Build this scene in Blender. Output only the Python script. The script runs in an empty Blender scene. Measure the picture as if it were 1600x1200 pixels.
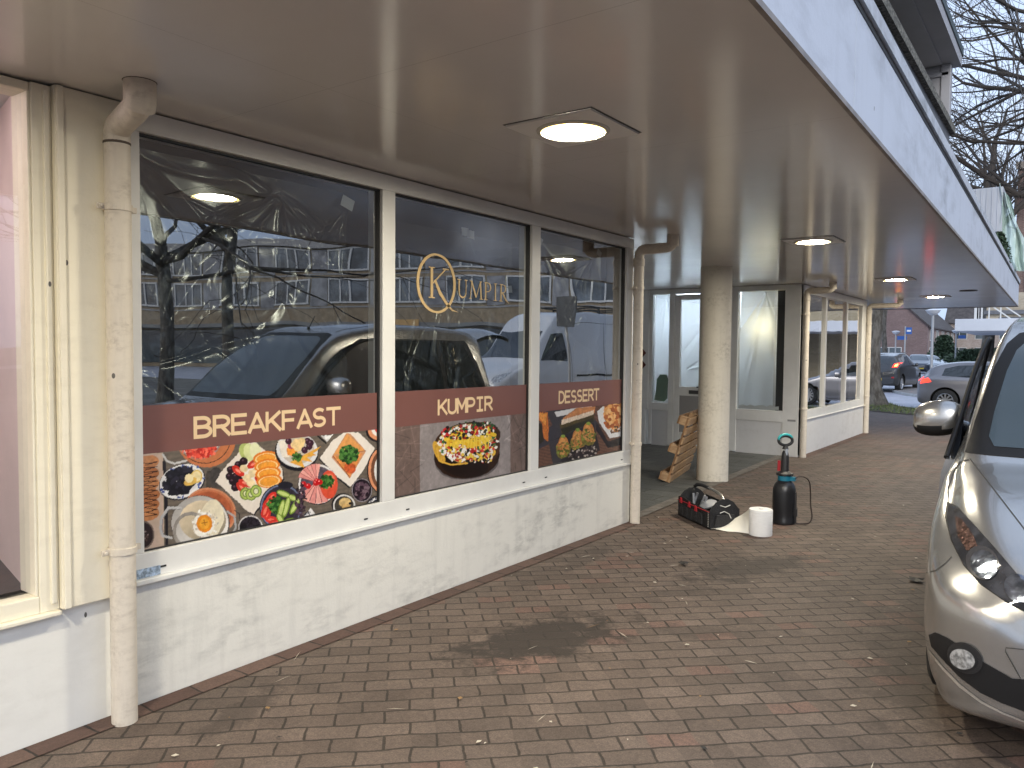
import bpy, bmesh, math, random
import numpy as np
from mathutils import Vector, Matrix, noise as mn
from mathutils.bvhtree import BVHTree
from mathutils.geometry import delaunay_2d_cdt
random.seed(7); np.random.seed(7)
R = math.radians
sc = bpy.context.scene
COL = sc.collection
# ------------------------------------------------------------------ camera
F = 1207.; HC = 1.6; ROLL = 0.009; PITCH = math.atan((600-546)/F); YAW = R(36.0538)
fh = Vector((-math.sin(YAW), math.cos(YAW), 0)); rr = Vector((math.cos(YAW), math.sin(YAW), 0)); zz = Vector((0,0,1))
CW = fh*math.cos(PITCH)-zz*math.sin(PITCH); cu = zz*math.cos(PITCH)+fh*math.sin(PITCH)
CR = rr*math.cos(ROLL)+cu*math.sin(ROLL); CU = cu*math.cos(ROLL)-rr*math.sin(ROLL)
cd = bpy.data.cameras.new('camera'); cam = bpy.data.objects.new('camera', cd); COL.objects.link(cam)
cam.matrix_world = Matrix(((CR.x,CU.x,-CW.x,0),(CR.y,CU.y,-CW.y,0),(CR.z,CU.z,-CW.z,HC),(0,0,0,1)))
cd.sensor_width = 36; cd.lens = F/1600*36; cd.clip_start = 0.05; cd.clip_end = 2000
sc.camera = cam
def ray(x, y): return CW + CR*((x-800)/F) - CU*((y-600)/F)
C0 = Vector((0,0,HC))
def onx(x, y, X): d = ray(x,y); return C0 + d*((X-C0.x)/d.x)
def onz(x, y, z=0.): d = ray(x,y); return C0 + d*((z-C0.z)/d.z)
# ------------------------------------------------------------------ world, sun, exposure
w = bpy.data.worlds.new('World'); sc.world = w; w.use_nodes = True
nt = w.node_tree; nt.nodes.clear()
out = nt.nodes.new('ShaderNodeOutputWorld'); bg = nt.nodes.new('ShaderNodeBackground')
sky = nt.nodes.new('ShaderNodeTexSky'); sky.sky_type = 'NISHITA'; sky.sun_disc = False
SUN_EL, SUN_AZ = R(24), R(150)
sky.sun_elevation = SUN_EL; sky.sun_rotation = SUN_AZ; sky.air_density = 1.3; sky.dust_density = 3.0; sky.ozone_density = 1.6
hs = nt.nodes.new('ShaderNodeHueSaturation'); hs.inputs['Saturation'].default_value = 0.45; hs.inputs['Value'].default_value = 1.0
tc = nt.nodes.new('ShaderNodeTexCoord'); mp = nt.nodes.new('ShaderNodeMapping'); mp.inputs['Scale'].default_value = (1,1,3)
nz = nt.nodes.new('ShaderNodeTexNoise'); nz.inputs['Scale'].default_value = 2.2; nz.inputs['Detail'].default_value = 6
cr = nt.nodes.new('ShaderNodeValToRGB'); cr.color_ramp.elements[0].position = .35; cr.color_ramp.elements[1].position = .7
cr.color_ramp.elements[0].color = (3.0,4.1,6.3,1); cr.color_ramp.elements[1].color = (5.0,6.0,7.8,1)
mx = nt.nodes.new('ShaderNodeMix'); mx.data_type = 'RGBA'; mx.inputs[0].default_value = 0.75
nt.links.new(sky.outputs[0], hs.inputs['Color']); nt.links.new(tc.outputs['Generated'], mp.inputs[0]); nt.links.new(mp.outputs[0], nz.inputs['Vector'])
nt.links.new(nz.outputs['Fac'], cr.inputs[0]); nt.links.new(hs.outputs[0], mx.inputs[6]); nt.links.new(cr.outputs[0], mx.inputs[7])
nt.links.new(mx.outputs[2], bg.inputs[0]); nt.links.new(bg.outputs[0], out.inputs[0]); bg.inputs[1].default_value = 0.076
sl = bpy.data.lights.new('sun','SUN'); sl.energy = 0.5; sl.angle = R(25); sl.color = (1,.96,.9)
so = bpy.data.objects.new('sun', sl); COL.objects.link(so)
sdir = Vector((math.sin(SUN_AZ)*math.cos(SUN_EL), math.cos(SUN_AZ)*math.cos(SUN_EL), math.sin(SUN_EL)))
so.rotation_euler = (-sdir).to_track_quat('-Z','Y').to_euler()
sc.view_settings.view_transform = 'Standard'; sc.view_settings.look = 'None'; sc.view_settings.gamma = 1; sc.view_settings.exposure = 1.4
sc.cycles.use_denoising = True; sc.cycles.max_bounces = 9; sc.cycles.diffuse_bounces = 4; sc.cycles.glossy_bounces = 5
sc.cycles.transparent_max_bounces = 16; sc.cycles.caustics_reflective = False; sc.cycles.sample_clamp_indirect = 6
LAMP_POWER = 160.0
# ------------------------------------------------------------------ materials
def lin(c): return tuple(((v/255)/12.92 if v/255 <= .04045 else ((v/255+.055)/1.055)**2.4) for v in c)
MATS = {}
def mat(name, col, rough=.6, metal=0., coat=0., spec=.5, var=.0, vscale=8., bump=0., bscale=60., emit=None, estr=0., rvar=0., stretch=(1,1,1), col2=None, ramp=(.4,.65), detail=5):
    if name in MATS: return MATS[name]
    m = bpy.data.materials.new(name); m.use_nodes = True; n = m.node_tree; b = n.nodes['Principled BSDF']
    b.inputs['Base Color'].default_value = (*col,1); b.inputs['Roughness'].default_value = rough; b.inputs['Metallic'].default_value = metal
    b.inputs['Coat Weight'].default_value = coat; b.inputs['Coat Roughness'].default_value = .04; b.inputs['Specular IOR Level'].default_value = spec
    t = n.nodes.new('ShaderNodeTexCoord'); mp = n.nodes.new('ShaderNodeMapping'); mp.inputs['Scale'].default_value = stretch
    n.links.new(t.outputs['Object'], mp.inputs[0])
    if var > 0 or col2:
        q = n.nodes.new('ShaderNodeTexNoise'); q.inputs['Scale'].default_value = vscale; q.inputs['Detail'].default_value = detail; q.inputs['Roughness'].default_value = .62
        n.links.new(mp.outputs[0], q.inputs['Vector'])
        rp = n.nodes.new('ShaderNodeValToRGB'); rp.color_ramp.elements[0].position = ramp[0]; rp.color_ramp.elements[1].position = ramp[1]
        if col2: a, c = col, col2
        else: a, c = tuple(v*(1-var) for v in col), tuple(min(1,v*(1+var)) for v in col)
        rp.color_ramp.elements[0].color = (*a,1); rp.color_ramp.elements[1].color = (*c,1)
        n.links.new(q.outputs['Fac'], rp.inputs[0]); n.links.new(rp.outputs[0], b.inputs['Base Color'])
        if rvar:
            mr = n.nodes.new('ShaderNodeMapRange'); mr.inputs[3].default_value = max(0,rough-rvar); mr.inputs[4].default_value = min(1,rough+rvar)
            n.links.new(q.outputs['Fac'], mr.inputs[0]); n.links.new(mr.outputs[0], b.inputs['Roughness'])
    if bump > 0:
        q2 = n.nodes.new('ShaderNodeTexNoise'); q2.inputs['Scale'].default_value = bscale; q2.inputs['Detail'].default_value = 4
        n.links.new(mp.outputs[0], q2.inputs['Vector'])
        bp = n.nodes.new('ShaderNodeBump'); bp.inputs['Strength'].default_value = bump; bp.inputs['Distance'].default_value = .02
        n.links.new(q2.outputs['Fac'], bp.inputs['Height']); n.links.new(bp.outputs[0], b.inputs['Normal'])
    if emit: b.inputs['Emission Color'].default_value = (*emit,1); b.inputs['Emission Strength'].default_value = estr
    MATS[name] = m; return m
def nodes(m): return m.node_tree, m.node_tree.nodes['Principled BSDF']
def mth(n, op, a, b=None, c=None):
    k = n.nodes.new('ShaderNodeMath'); k.operation = op
    for i, v in enumerate((a,b,c)):
        if v is None: continue
        if isinstance(v,(int,float)): k.inputs[i].default_value = v
        else: n.links.new(v, k.inputs[i])
    return k.outputs[0]
def glassmat(name, tint=(.8,.85,.85), power=5., rough=0.0, base=0.0):
    m = bpy.data.materials.new(name); m.use_nodes = True; n = m.node_tree; n.nodes.clear()
    o = n.nodes.new('ShaderNodeOutputMaterial'); tr = n.nodes.new('ShaderNodeBsdfTransparent'); gl = n.nodes.new('ShaderNodeBsdfGlossy'); mi = n.nodes.new('ShaderNodeMixShader')
    tr.inputs[0].default_value = (*tint,1); gl.inputs['Roughness'].default_value = rough; gl.inputs['Color'].default_value = (1,1,1,1)
    fr = n.nodes.new('ShaderNodeFresnel'); 
    ge = n.nodes.new('ShaderNodeNewGeometry'); mr0 = n.nodes.new('ShaderNodeMapRange'); mr0.inputs[3].default_value = 1.5; mr0.inputs[4].default_value = 1/1.5
    n.links.new(ge.outputs['Backfacing'], mr0.inputs[0]); n.links.new(mr0.outputs[0], fr.inputs[0])
    f = mth(n,'ADD', base, mth(n,'MULTIPLY', 1.0-base*1.3, mth(n,'SUBTRACT',1.0, mth(n,'POWER', mth(n,'SUBTRACT',1.0, fr.outputs[0]), power))))
    n.links.new(f, mi.inputs[0]); n.links.new(tr.outputs[0], mi.inputs[1]); n.links.new(gl.outputs[0], mi.inputs[2]); n.links.new(mi.outputs[0], o.inputs[0])
    # faint waviness of the pane
    t = n.nodes.new('ShaderNodeTexCoord'); q = n.nodes.new('ShaderNodeTexNoise'); q.inputs['Scale'].default_value = 1.6; q.inputs['Detail'].default_value = 1
    bp = n.nodes.new('ShaderNodeBump'); bp.inputs['Strength'].default_value = .12; bp.inputs['Distance'].default_value = .02
    n.links.new(t.outputs['Object'], q.inputs['Vector']); n.links.new(q.outputs['Fac'], bp.inputs['Height']); n.links.new(bp.outputs[0], gl.inputs['Normal'])
    return m
def filmmat(name, alpha, col, rough, gcol=(.8,.8,.82)):
    m = bpy.data.materials.new(name); m.use_nodes = True; n = m.node_tree; n.nodes.clear()
    o = n.nodes.new('ShaderNodeOutputMaterial'); tr = n.nodes.new('ShaderNodeBsdfTransparent'); mi = n.nodes.new('ShaderNodeMixShader')
    b = n.nodes.new('ShaderNodeBsdfPrincipled'); b.inputs['Base Color'].default_value = (*col,1); b.inputs['Roughness'].default_value = rough; b.inputs['Specular IOR Level'].default_value = .9
    mi.inputs[0].default_value = alpha
    n.links.new(tr.outputs[0], mi.inputs[1]); n.links.new(b.outputs[0], mi.inputs[2]); n.links.new(mi.outputs[0], o.inputs[0])
    return m
# scuffed, grimy plaster of the low walls
def grimy(name, col, dirt, amount=.5, scale=1.0, flecks=.0):
    m = bpy.data.materials.new(name); m.use_nodes = True; n, b = nodes(m); b.inputs['Roughness'].default_value = .55
    t = n.nodes.new('ShaderNodeTexCoord')
    def nz(s, vec, det=5, dist=0.):
        q = n.nodes.new('ShaderNodeTexNoise'); q.inputs['Scale'].default_value = s; q.inputs['Detail'].default_value = det; q.inputs['Distortion'].default_value = dist; q.inputs['Roughness'].default_value = .65
        mp = n.nodes.new('ShaderNodeMapping'); mp.inputs['Scale'].default_value = vec; n.links.new(t.outputs['Object'], mp.inputs[0]); n.links.new(mp.outputs[0], q.inputs['Vector']); return q.outputs['Fac']
    sx = n.nodes.new('ShaderNodeSeparateXYZ'); n.links.new(t.outputs['Object'], sx.inputs[0])
    streak = nz(9*scale,(1,1,.12),6); scuff = nz(15*scale,(1,.38,1),6,.25); blot = nz(1.3*scale,(1,1,1.9),4)
    a = mth(n,'MULTIPLY', mth(n,'SMOOTH_MIN', mth(n,'MULTIPLY', mth(n,'MAXIMUM', mth(n,'SUBTRACT',scuff,.44),0.), 4.),1.,.1), mth(n,'MULTIPLY', mth(n,'MAXIMUM', mth(n,'SUBTRACT',blot,.42),0.), 6.))
    s = mth(n,'MULTIPLY', mth(n,'MAXIMUM', mth(n,'SUBTRACT',streak,.52),0.), 2.)
    f = mth(n,'MINIMUM', mth(n,'MULTIPLY', mth(n,'ADD', a, s), amount), .85)
    mx = n.nodes.new('ShaderNodeMix'); mx.data_type='RGBA'; mx.inputs[6].default_value=(*col,1); mx.inputs[7].default_value=(*dirt,1)
    n.links.new(f, mx.inputs[0]); last = mx.outputs[2]
    if flecks:
        v = n.nodes.new('ShaderNodeTexVoronoi'); v.inputs['Scale'].default_value = 11
        mp = n.nodes.new('ShaderNodeMapping'); mp.inputs['Scale'].default_value=(1,1.6,.8); mp.inputs['Rotation'].default_value=(.7,0,0)
        n.links.new(t.outputs['Object'], mp.inputs[0]); n.links.new(mp.outputs[0], v.inputs['Vector'])
        wn = n.nodes.new('ShaderNodeTexWhiteNoise'); n.links.new(v.outputs['Color'], wn.inputs['Vector'])
        g = mth(n,'MULTIPLY', mth(n,'LESS_THAN', v.outputs['Distance'], .10), mth(n,'LESS_THAN', wn.outputs['Value'], flecks))
        m2 = n.nodes.new('ShaderNodeMix'); m2.data_type='RGBA'; m2.inputs[7].default_value=(.12,.11,.10,1)
        n.links.new(g, m2.inputs[0]); n.links.new(last, m2.inputs[6]); last = m2.outputs[2]
    n.links.new(last, b.inputs['Base Color'])
    q = nz(55,(1,1,1),4); bp = n.nodes.new('ShaderNodeBump'); bp.inputs['Strength'].default_value=.15; bp.inputs['Distance'].default_value=.01
    n.links.new(q,bp.inputs['Height']); n.links.new(bp.outputs[0], b.inputs['Normal'])
    return m
def brickmat(name, c1, c2, mortar, bw, bh, ms, rot=0., plane='XY', rough=.85, bump=.5, stains=(), red=0., fine=.25):
    m = bpy.data.materials.new(name); m.use_nodes = True; n, b = nodes(m); b.inputs['Roughness'].default_value = rough
    t = n.nodes.new('ShaderNodeTexCoord'); vec = t.outputs['Object']
    if plane != 'XY':
        s = n.nodes.new('ShaderNodeSeparateXYZ'); c = n.nodes.new('ShaderNodeCombineXYZ'); n.links.new(vec, s.inputs[0])
        n.links.new(s.outputs[0] if plane=='XZ' else s.outputs[1], c.inputs[0]); n.links.new(s.outputs[2], c.inputs[1]); vec = c.outputs[0]
    # slight wobble so that courses are not ruler-straight
    wn = n.nodes.new('ShaderNodeTexNoise'); wn.inputs['Scale'].default_value = 7.; wn.inputs['Detail'].default_value = 4; n.links.new(vec, wn.inputs['Vector'])
    sb = n.nodes.new('ShaderNodeVectorMath'); sb.operation='SUBTRACT'; sb.inputs[1].default_value=(.5,.5,.5); n.links.new(wn.outputs['Color'], sb.inputs[0])
    sc_ = n.nodes.new('ShaderNodeVectorMath'); sc_.operation='SCALE'; sc_.inputs['Scale'].default_value = .034 if plane=='XY' else 0.0; n.links.new(sb.outputs[0], sc_.inputs[0])
    ad = n.nodes.new('ShaderNodeVectorMath'); ad.operation='ADD'; n.links.new(vec, ad.inputs[0]); n.links.new(sc_.outputs[0], ad.inputs[1])
    mp = n.nodes.new('ShaderNodeMapping'); mp.vector_type='POINT'; mp.inputs['Rotation'].default_value=(0,0,rot); n.links.new(ad.outputs[0], mp.inputs[0])
    k = n.nodes.new('ShaderNodeTexBrick'); k.inputs['Scale'].default_value=1; k.inputs['Brick Width'].default_value=bw; k.inputs['Row Height'].default_value=bh
    k.inputs['Mortar Size'].default_value=ms; k.inputs['Mortar Smooth'].default_value=.35; k.inputs['Color1'].default_value=(*c1,1); k.inputs['Color2'].default_value=(*c2,1); k.inputs['Mortar'].default_value=(*mortar,1)
    n.links.new(mp.outputs[0], k.inputs['Vector']); last = k.outputs['Color']
    def mixin(fac, colr, blend='MIX'):
        nonlocal last
        mm = n.nodes.new('ShaderNodeMix'); mm.data_type='RGBA'; mm.blend_type=blend
        n.links.new(fac, mm.inputs[0]) if not isinstance(fac,float) else setattr(mm.inputs[0],'default_value',fac)
        n.links.new(last, mm.inputs[6])
        if isinstance(colr,tuple): mm.inputs[7].default_value=(*colr,1)
        else: n.links.new(colr, mm.inputs[7])
        last = mm.outputs[2]
    if red:
        sx = n.nodes.new('ShaderNodeSeparateXYZ'); n.links.new(mp.outputs[0], sx.inputs[0])
        row = mth(n,'FLOOR', mth(n,'DIVIDE', sx.outputs[1], bh)); off = mth(n,'MULTIPLY', mth(n,'FLOORED_MODULO', row, 2.), .5)
        colm = mth(n,'FLOOR', mth(n,'ADD', mth(n,'DIVIDE', sx.outputs[0], bw), off))
        cc = n.nodes.new('ShaderNodeCombineXYZ'); n.links.new(row, cc.inputs[0]); n.links.new(colm, cc.inputs[1])
        wno = n.nodes.new('ShaderNodeTexWhiteNoise'); n.links.new(cc.outputs[0], wno.inputs['Vector'])
        f = mth(n,'MULTIPLY', mth(n,'MULTIPLY', mth(n,'GREATER_THAN', wno.outputs['Value'], 1-red), mth(n,'SUBTRACT',1., k.outputs['Fac'])), .5)
        mixin(f, (.175,.095,.075))
        vv = n.nodes.new('ShaderNodeMapRange'); vv.inputs[3].default_value=.84; vv.inputs[4].default_value=1.14
        sep = n.nodes.new('ShaderNodeSeparateColor'); n.links.new(wno.outputs['Color'], sep.inputs[0]); n.links.new(sep.outputs[1], vv.inputs[0])
        cb = n.nodes.new('ShaderNodeCombineColor'); [n.links.new(vv.outputs[0], cb.inputs[i]) for i in range(3)]
        mixin(1.0, cb.outputs[0], 'MULTIPLY')
    def noise_mul(s, lo, hi, det=6):
        q = n.nodes.new('ShaderNodeTexNoise'); q.inputs['Scale'].default_value=s; q.inputs['Detail'].default_value=det; q.inputs['Roughness'].default_value=.7; n.links.new(vec, q.inputs['Vector'])
        mr = n.nodes.new('ShaderNodeMapRange'); mr.inputs[1].default_value=.3; mr.inputs[2].default_value=.7; mr.inputs[3].default_value=lo; mr.inputs[4].default_value=hi; n.links.new(q.outputs['Fac'], mr.inputs[0])
        cb = n.nodes.new('ShaderNodeCombineColor'); [n.links.new(mr.outputs[0], cb.inputs[i]) for i in range(3)]
        mixin(1.0, cb.outputs[0], 'MULTIPLY'); return q
    noise_mul(.55, .80, 1.14, 4); noise_mul(150, 1-fine, 1+fine, 3); noise_mul(48, 1-fine*.7, 1+fine*.7, 4); noise_mul(7, .84, 1.12, 6)
    if stains:
        sx = n.nodes.new('ShaderNodeSeparateXYZ'); n.links.new(vec, sx.inputs[0])
        q = n.nodes.new('ShaderNodeTexNoise'); q.inputs['Scale'].default_value=6; q.inputs['Detail'].default_value=7; q.inputs['Roughness'].default_value=.7; n.links.new(vec, q.inputs['Vector'])
        for (cx,cy,rx,ry,ang,stv) in stains:
            dx = mth(n,'SUBTRACT', sx.outputs[0], cx); dy = mth(n,'SUBTRACT', sx.outputs[1], cy); ca, sa = math.cos(ang), math.sin(ang)
            u = mth(n,'DIVIDE', mth(n,'ADD', mth(n,'MULTIPLY',dx,ca), mth(n,'MULTIPLY',dy,sa)), rx); v = mth(n,'DIVIDE', mth(n,'SUBTRACT', mth(n,'MULTIPLY',dy,ca), mth(n,'MULTIPLY',dx,sa)), ry)
            d = mth(n,'SQRT', mth(n,'ADD', mth(n,'MULTIPLY',u,u), mth(n,'MULTIPLY',v,v)))
            d = mth(n,'ADD', d, mth(n,'MULTIPLY', mth(n,'SUBTRACT', q.outputs['Fac'], .5), 3.4))
            mr = n.nodes.new('ShaderNodeMapRange'); mr.inputs[1].default_value=.65; mr.inputs[2].default_value=1.15; mr.inputs[3].default_value=stv; mr.inputs[4].default_value=0.; n.links.new(d, mr.inputs[0])
            mixin(mr.outputs[0], (.028,.021,.017))
    n.links.new(last, b.inputs['Base Color'])
    bp = n.nodes.new('ShaderNodeBump'); bp.inputs['Strength'].default_value=bump; bp.inputs['Distance'].default_value=.012
    fq = n.nodes.new('ShaderNodeTexNoise'); fq.inputs['Scale'].default_value=90; fq.inputs['Detail'].default_value=3; n.links.new(vec, fq.inputs['Vector'])
    h = mth(n,'ADD', mth(n,'SUBTRACT', 1., k.outputs['Fac']), mth(n,'MULTIPLY', fq.outputs['Fac'], .35)); n.links.new(h, bp.inputs['Height']); n.links.new(bp.outputs[0], b.inputs['Normal'])
    return m
# ------------------------------------------------------------------ mesh helpers
class MB:
    def __init__(s): s.v=[]; s.f=[]; s.m=[]; s.mi=0
    def add(s, vs, fs):
        o=len(s.v); s.v += [tuple(p) for p in vs]; s.f += [tuple(i+o for i in f) for f in fs]; s.m += [s.mi]*len(fs); return s
    def box(s, x0,x1,y0,y1,z0,z1, M=None):
        vs=[(x,y,z) for x in (x0,x1) for y in (y0,y1) for z in (z0,z1)]
        if M: vs=[M@Vector(p) for p in vs]
        return s.add(vs, [(0,1,3,2),(4,6,7,5),(0,4,5,1),(2,3,7,6),(0,2,6,4),(1,5,7,3)])
    def bar(s, a, b, wd, ht):
        a=Vector(a); b=Vector(b); d=(b-a); L=d.length; q=d.to_track_quat('Y','Z').to_matrix().to_4x4(); q.translation=a
        return s.box(-wd/2,wd/2,0,L,-ht/2,ht/2,q)
    def tube(s, pts, rad, n=12, caps=True):
        pts=[Vector(p) for p in pts]; rs=rad if isinstance(rad,(list,tuple)) else [rad]*len(pts)
        vs=[]; up=None
        for i,p in enumerate(pts):
            d=(pts[min(i+1,len(pts)-1)]-pts[max(i-1,0)]).normalized()
            if up is None: up=Vector((0,0,1)) if abs(d.z)<.9 else Vector((1,0,0))
            sd=d.cross(up).normalized(); up=sd.cross(d).normalized()
            for k in range(n):
                a=2*math.pi*k/n; vs.append(p+(sd*math.cos(a)+up*math.sin(a))*rs[i])
        fs=[(i*n+k, i*n+(k+1)%n, (i+1)*n+(k+1)%n, (i+1)*n+k) for i in range(len(pts)-1) for k in range(n)]
        if caps: fs += [tuple(range(n-1,-1,-1)), tuple(range((len(pts)-1)*n, len(pts)*n))]
        return s.add(vs, fs)
    def lathe(s, prof, n=32, M=None, cap=True):
        vs=[]
        for (r,z) in prof:
            for k in range(n):
                a=2*math.pi*k/n; p=Vector((r*math.cos(a), r*math.sin(a), z)); vs.append(M@p if M else p)
        fs=[(i*n+k, i*n+(k+1)%n, (i+1)*n+(k+1)%n, (i+1)*n+k) for i in range(len(prof)-1) for k in range(n)]
        if cap: fs += [tuple(range(n-1,-1,-1)), tuple(range((len(prof)-1)*n, len(prof)*n))]
        return s.add(vs, fs)
    def prism(s, poly, fn, a, b):
        """poly 2D, fn(u,v,t)->point, extruded t=a..b"""
        n=len(poly); vs=[fn(u,v,a) for u,v in poly]+[fn(u,v,b) for u,v in poly]
        fs=[tuple(range(n-1,-1,-1)), tuple(range(n,2*n))]+[(i,(i+1)%n,(i+1)%n+n,i+n) for i in range(n)]
        return s.add(vs, fs)
    def quad(s, a,b,c,d): return s.add([a,b,c,d],[(0,1,2,3)])
ROOTINV = {}
def tag(o, label=None, cat=None, group=None, kind=None):
    if label: o['label']=label
    if cat: o['category']=cat
    if group: o['group']=group
    if kind: o['kind']=kind
    return o
def thing(name, label, cat, loc=(0,0,0), rz=0., group=None):
    o=bpy.data.objects.new(name,None); COL.objects.link(o); o.location=loc; o.rotation_euler=(0,0,rz); o.empty_display_size=.1
    ROOTINV[o.name]=(Matrix.Translation(loc)@Matrix.Rotation(rz,4,'Z')).inverted()
    return tag(o,label,cat,group)
def obj(name, mb, mats, parent=None, world=True, smooth=False, bevel=0., label=None, sub=0, kind=None, recalc=True):
    if not isinstance(mats,(list,tuple)): mats=[mats]
    me=bpy.data.meshes.new(name); vs=mb.v
    inv=ROOTINV.get(parent.name) if parent else None
    if world and inv is not None: vs=[inv@Vector(p) for p in vs]
    me.from_pydata([tuple(p) for p in vs],[],mb.f)
    for m in mats: me.materials.append(m)
    if len(mats)>1: me.polygons.foreach_set('material_index', mb.m)
    if recalc:
        bm=bmesh.new(); bm.from_mesh(me); bmesh.ops.recalc_face_normals(bm, faces=bm.faces); bm.to_mesh(me); bm.free()
    if smooth:
        me.polygons.foreach_set('use_smooth',[True]*len(me.polygons))
        try: me.set_sharp_from_angle(angle=R(40))
        except Exception: pass
    o=bpy.data.objects.new(name,me); COL.objects.link(o)
    if parent: o.parent=parent; ROOTINV[o.name]=ROOTINV.get(parent.name)
    if bevel:
        b=o.modifiers.new('bevel','BEVEL'); b.width=bevel; b.segments=2; b.limit_method='ANGLE'; b.angle_limit=R(40)
    if sub: q=o.modifiers.new('sub','SUBSURF'); q.levels=sub; q.render_levels=sub
    if label: o['label']=label
    if kind: o['kind']=kind
    return o
def dup(root, loc, rz, label=None):
    r=root.copy(); COL.objects.link(r); r.location=loc; r.rotation_euler=(0,0,rz)
    if label: r['label']=label
    def rec(a,b):
        for ch in list(a.children):
            c=ch.copy(); COL.objects.link(c); c.parent=b; rec(ch,c)
    rec(root,r); return r
# ------------------------------------------------------------------ shared materials
M_frame = mat('frame white paint',(.74,.74,.72),.35,var=.04,vscale=3,rvar=.08,coat=.15)
M_frame2 = mat('frame grey white paint',(.72,.72,.70),.4,var=.05,vscale=3)
M_cream = grimy('old cream paint',(.86,.81,.67),(.42,.36,.26),.14,1.3,flecks=.10)
M_creamwall = grimy('white painted low wall',(.80,.80,.77),(.45,.43,.40),.12,.8,flecks=.16)
M_render = grimy('grimy render',(.76,.75,.70),(.28,.28,.27),.42,1.)
M_lowwhite = grimy('white lower panel',(.66,.66,.66),(.4,.38,.35),.25,.7)
M_pipe = grimy('old pipe paint',(.68,.62,.53),(.20,.15,.12),.34,3.0,flecks=.18)
M_gasket = mat('black gasket',(.02,.02,.02),.5)
M_black = mat('black plastic',(.02,.02,.022),.45,bump=.15,bscale=200)
M_glass = glassmat('window glass',(.75,.8,.8),4.5,base=.13)
M_glass2 = glassmat('thin window glass',(.9,.92,.92),3.2)
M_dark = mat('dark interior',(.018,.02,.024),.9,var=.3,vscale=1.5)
M_steel = mat('brushed steel',(.5,.5,.5),.3,metal=1)
# ------------------------------------------------------------------ ground
gr_rot = R(-43.5)
M_pave = brickmat('brown paving',(.100,.074,.059),(.130,.098,.080),(.034,.025,.019),.213,.109,.0065,rot=gr_rot,rough=.72,bump=.55,red=.10,fine=.34,
    stains=((-2.33,3.52,.58,.26,R(70),.92),(-1.9,5.62,.6,.22,R(65),.75),(-1.7,4.15,.22,.12,R(30),.35),(-2.1,4.75,.3,.1,R(50),.35),(-.55,5.2,.35,1.6,0,.45),(-3.0,5.2,.12,.5,0,.4),(-2.9,2.0,.1,.25,.4,.5)))
M_slab = brickmat('grey stone slabs',(.075,.078,.075),(.105,.108,.104),(.045,.042,.036),.6,.3,.008,rot=R(0),rough=.8,bump=.4,fine=.3)
M_soldier = brickmat('dark red edging bricks',(.085,.048,.038),(.125,.078,.062),(.025,.018,.014),.235,.6,.006,rot=R(90),rough=.8,bump=.5,fine=.2)
M_road = brickmat('grey blue road pavers',(.42,.43,.48),(.50,.51,.57),(.26,.26,.29),.22,.11,.006,rot=R(20),rough=.55,bump=.3)
M_kerb = mat('concrete kerb',(.42,.42,.41),.8,var=.15,vscale=9)
M_grass = mat('grass blades',(.14,.20,.055),.8,var=.5,vscale=12)
M_soil = mat('soil',(.07,.055,.035),.9,var=.4,vscale=20,bump=.5)
def struct(name, mb, m, label=None, **k):
    o=obj(name,mb,m,None,**k); o['kind']='structure'
    if label: o['label']=label
    return o
g=MB(); g.quad((-400,-300,-.02),(400,-300,-.02),(400,600,-.02),(-400,600,-.02)); struct('ground',g,mat('far ground',(.16,.15,.13),.9,var=.3,vscale=.5))
g=MB(); g.add([(-3.32,-8,0),(14,-8,0),(14,20,0),(6,22.5,0),(-3.0,22.1,0),(-5.2,24.6,0),(-5.2,13,0),(-3.32,12,0)],[(0,1,2,3,4,5,6,7)]); g.quad((-8,6.2,-.001),(-3.32,6.2,0),(-3.32,12.2,0),(-8,12.2,-.001)); struct('pavement',g,M_pave)
g=MB(); g.quad((-7,6.35,.004),(-3.36,6.35,.004),(-3.62,12.0,.004),(-7,12.0,.004)); struct('recess_paving',g,M_slab)
g=MB(); a=Vector((-3.42,6.5,0)); b=Vector((-3.66,12.0,0)); g.add([(a.x,a.y,.008),(a.x+.12,a.y,.008),(b.x+.12,b.y,.008),(b.x,b.y,.008)],[(0,1,2,3)]); struct('kerb_strip',g,mat('worn kerb stone',(.15,.135,.12),.8,var=.25,vscale=9,bump=.3))
g=MB(); g.quad((-3.315,-2,.005),(-3.205,-2,.005),(-3.205,6.45,.005),(-3.315,6.45,.005)); g.quad((-3.36,12.02,.005),(-3.24,12.02,.005),(-3.24,16.6,.005),(-3.36,16.6,.005)); struct('edging_bricks',g,M_soldier)
g=MB(); g.quad((-60,22.2,-.008),(60,22.2,-.008),(60,120,-.008),(-60,120,-.008)); struct('road',g,M_road)
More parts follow.
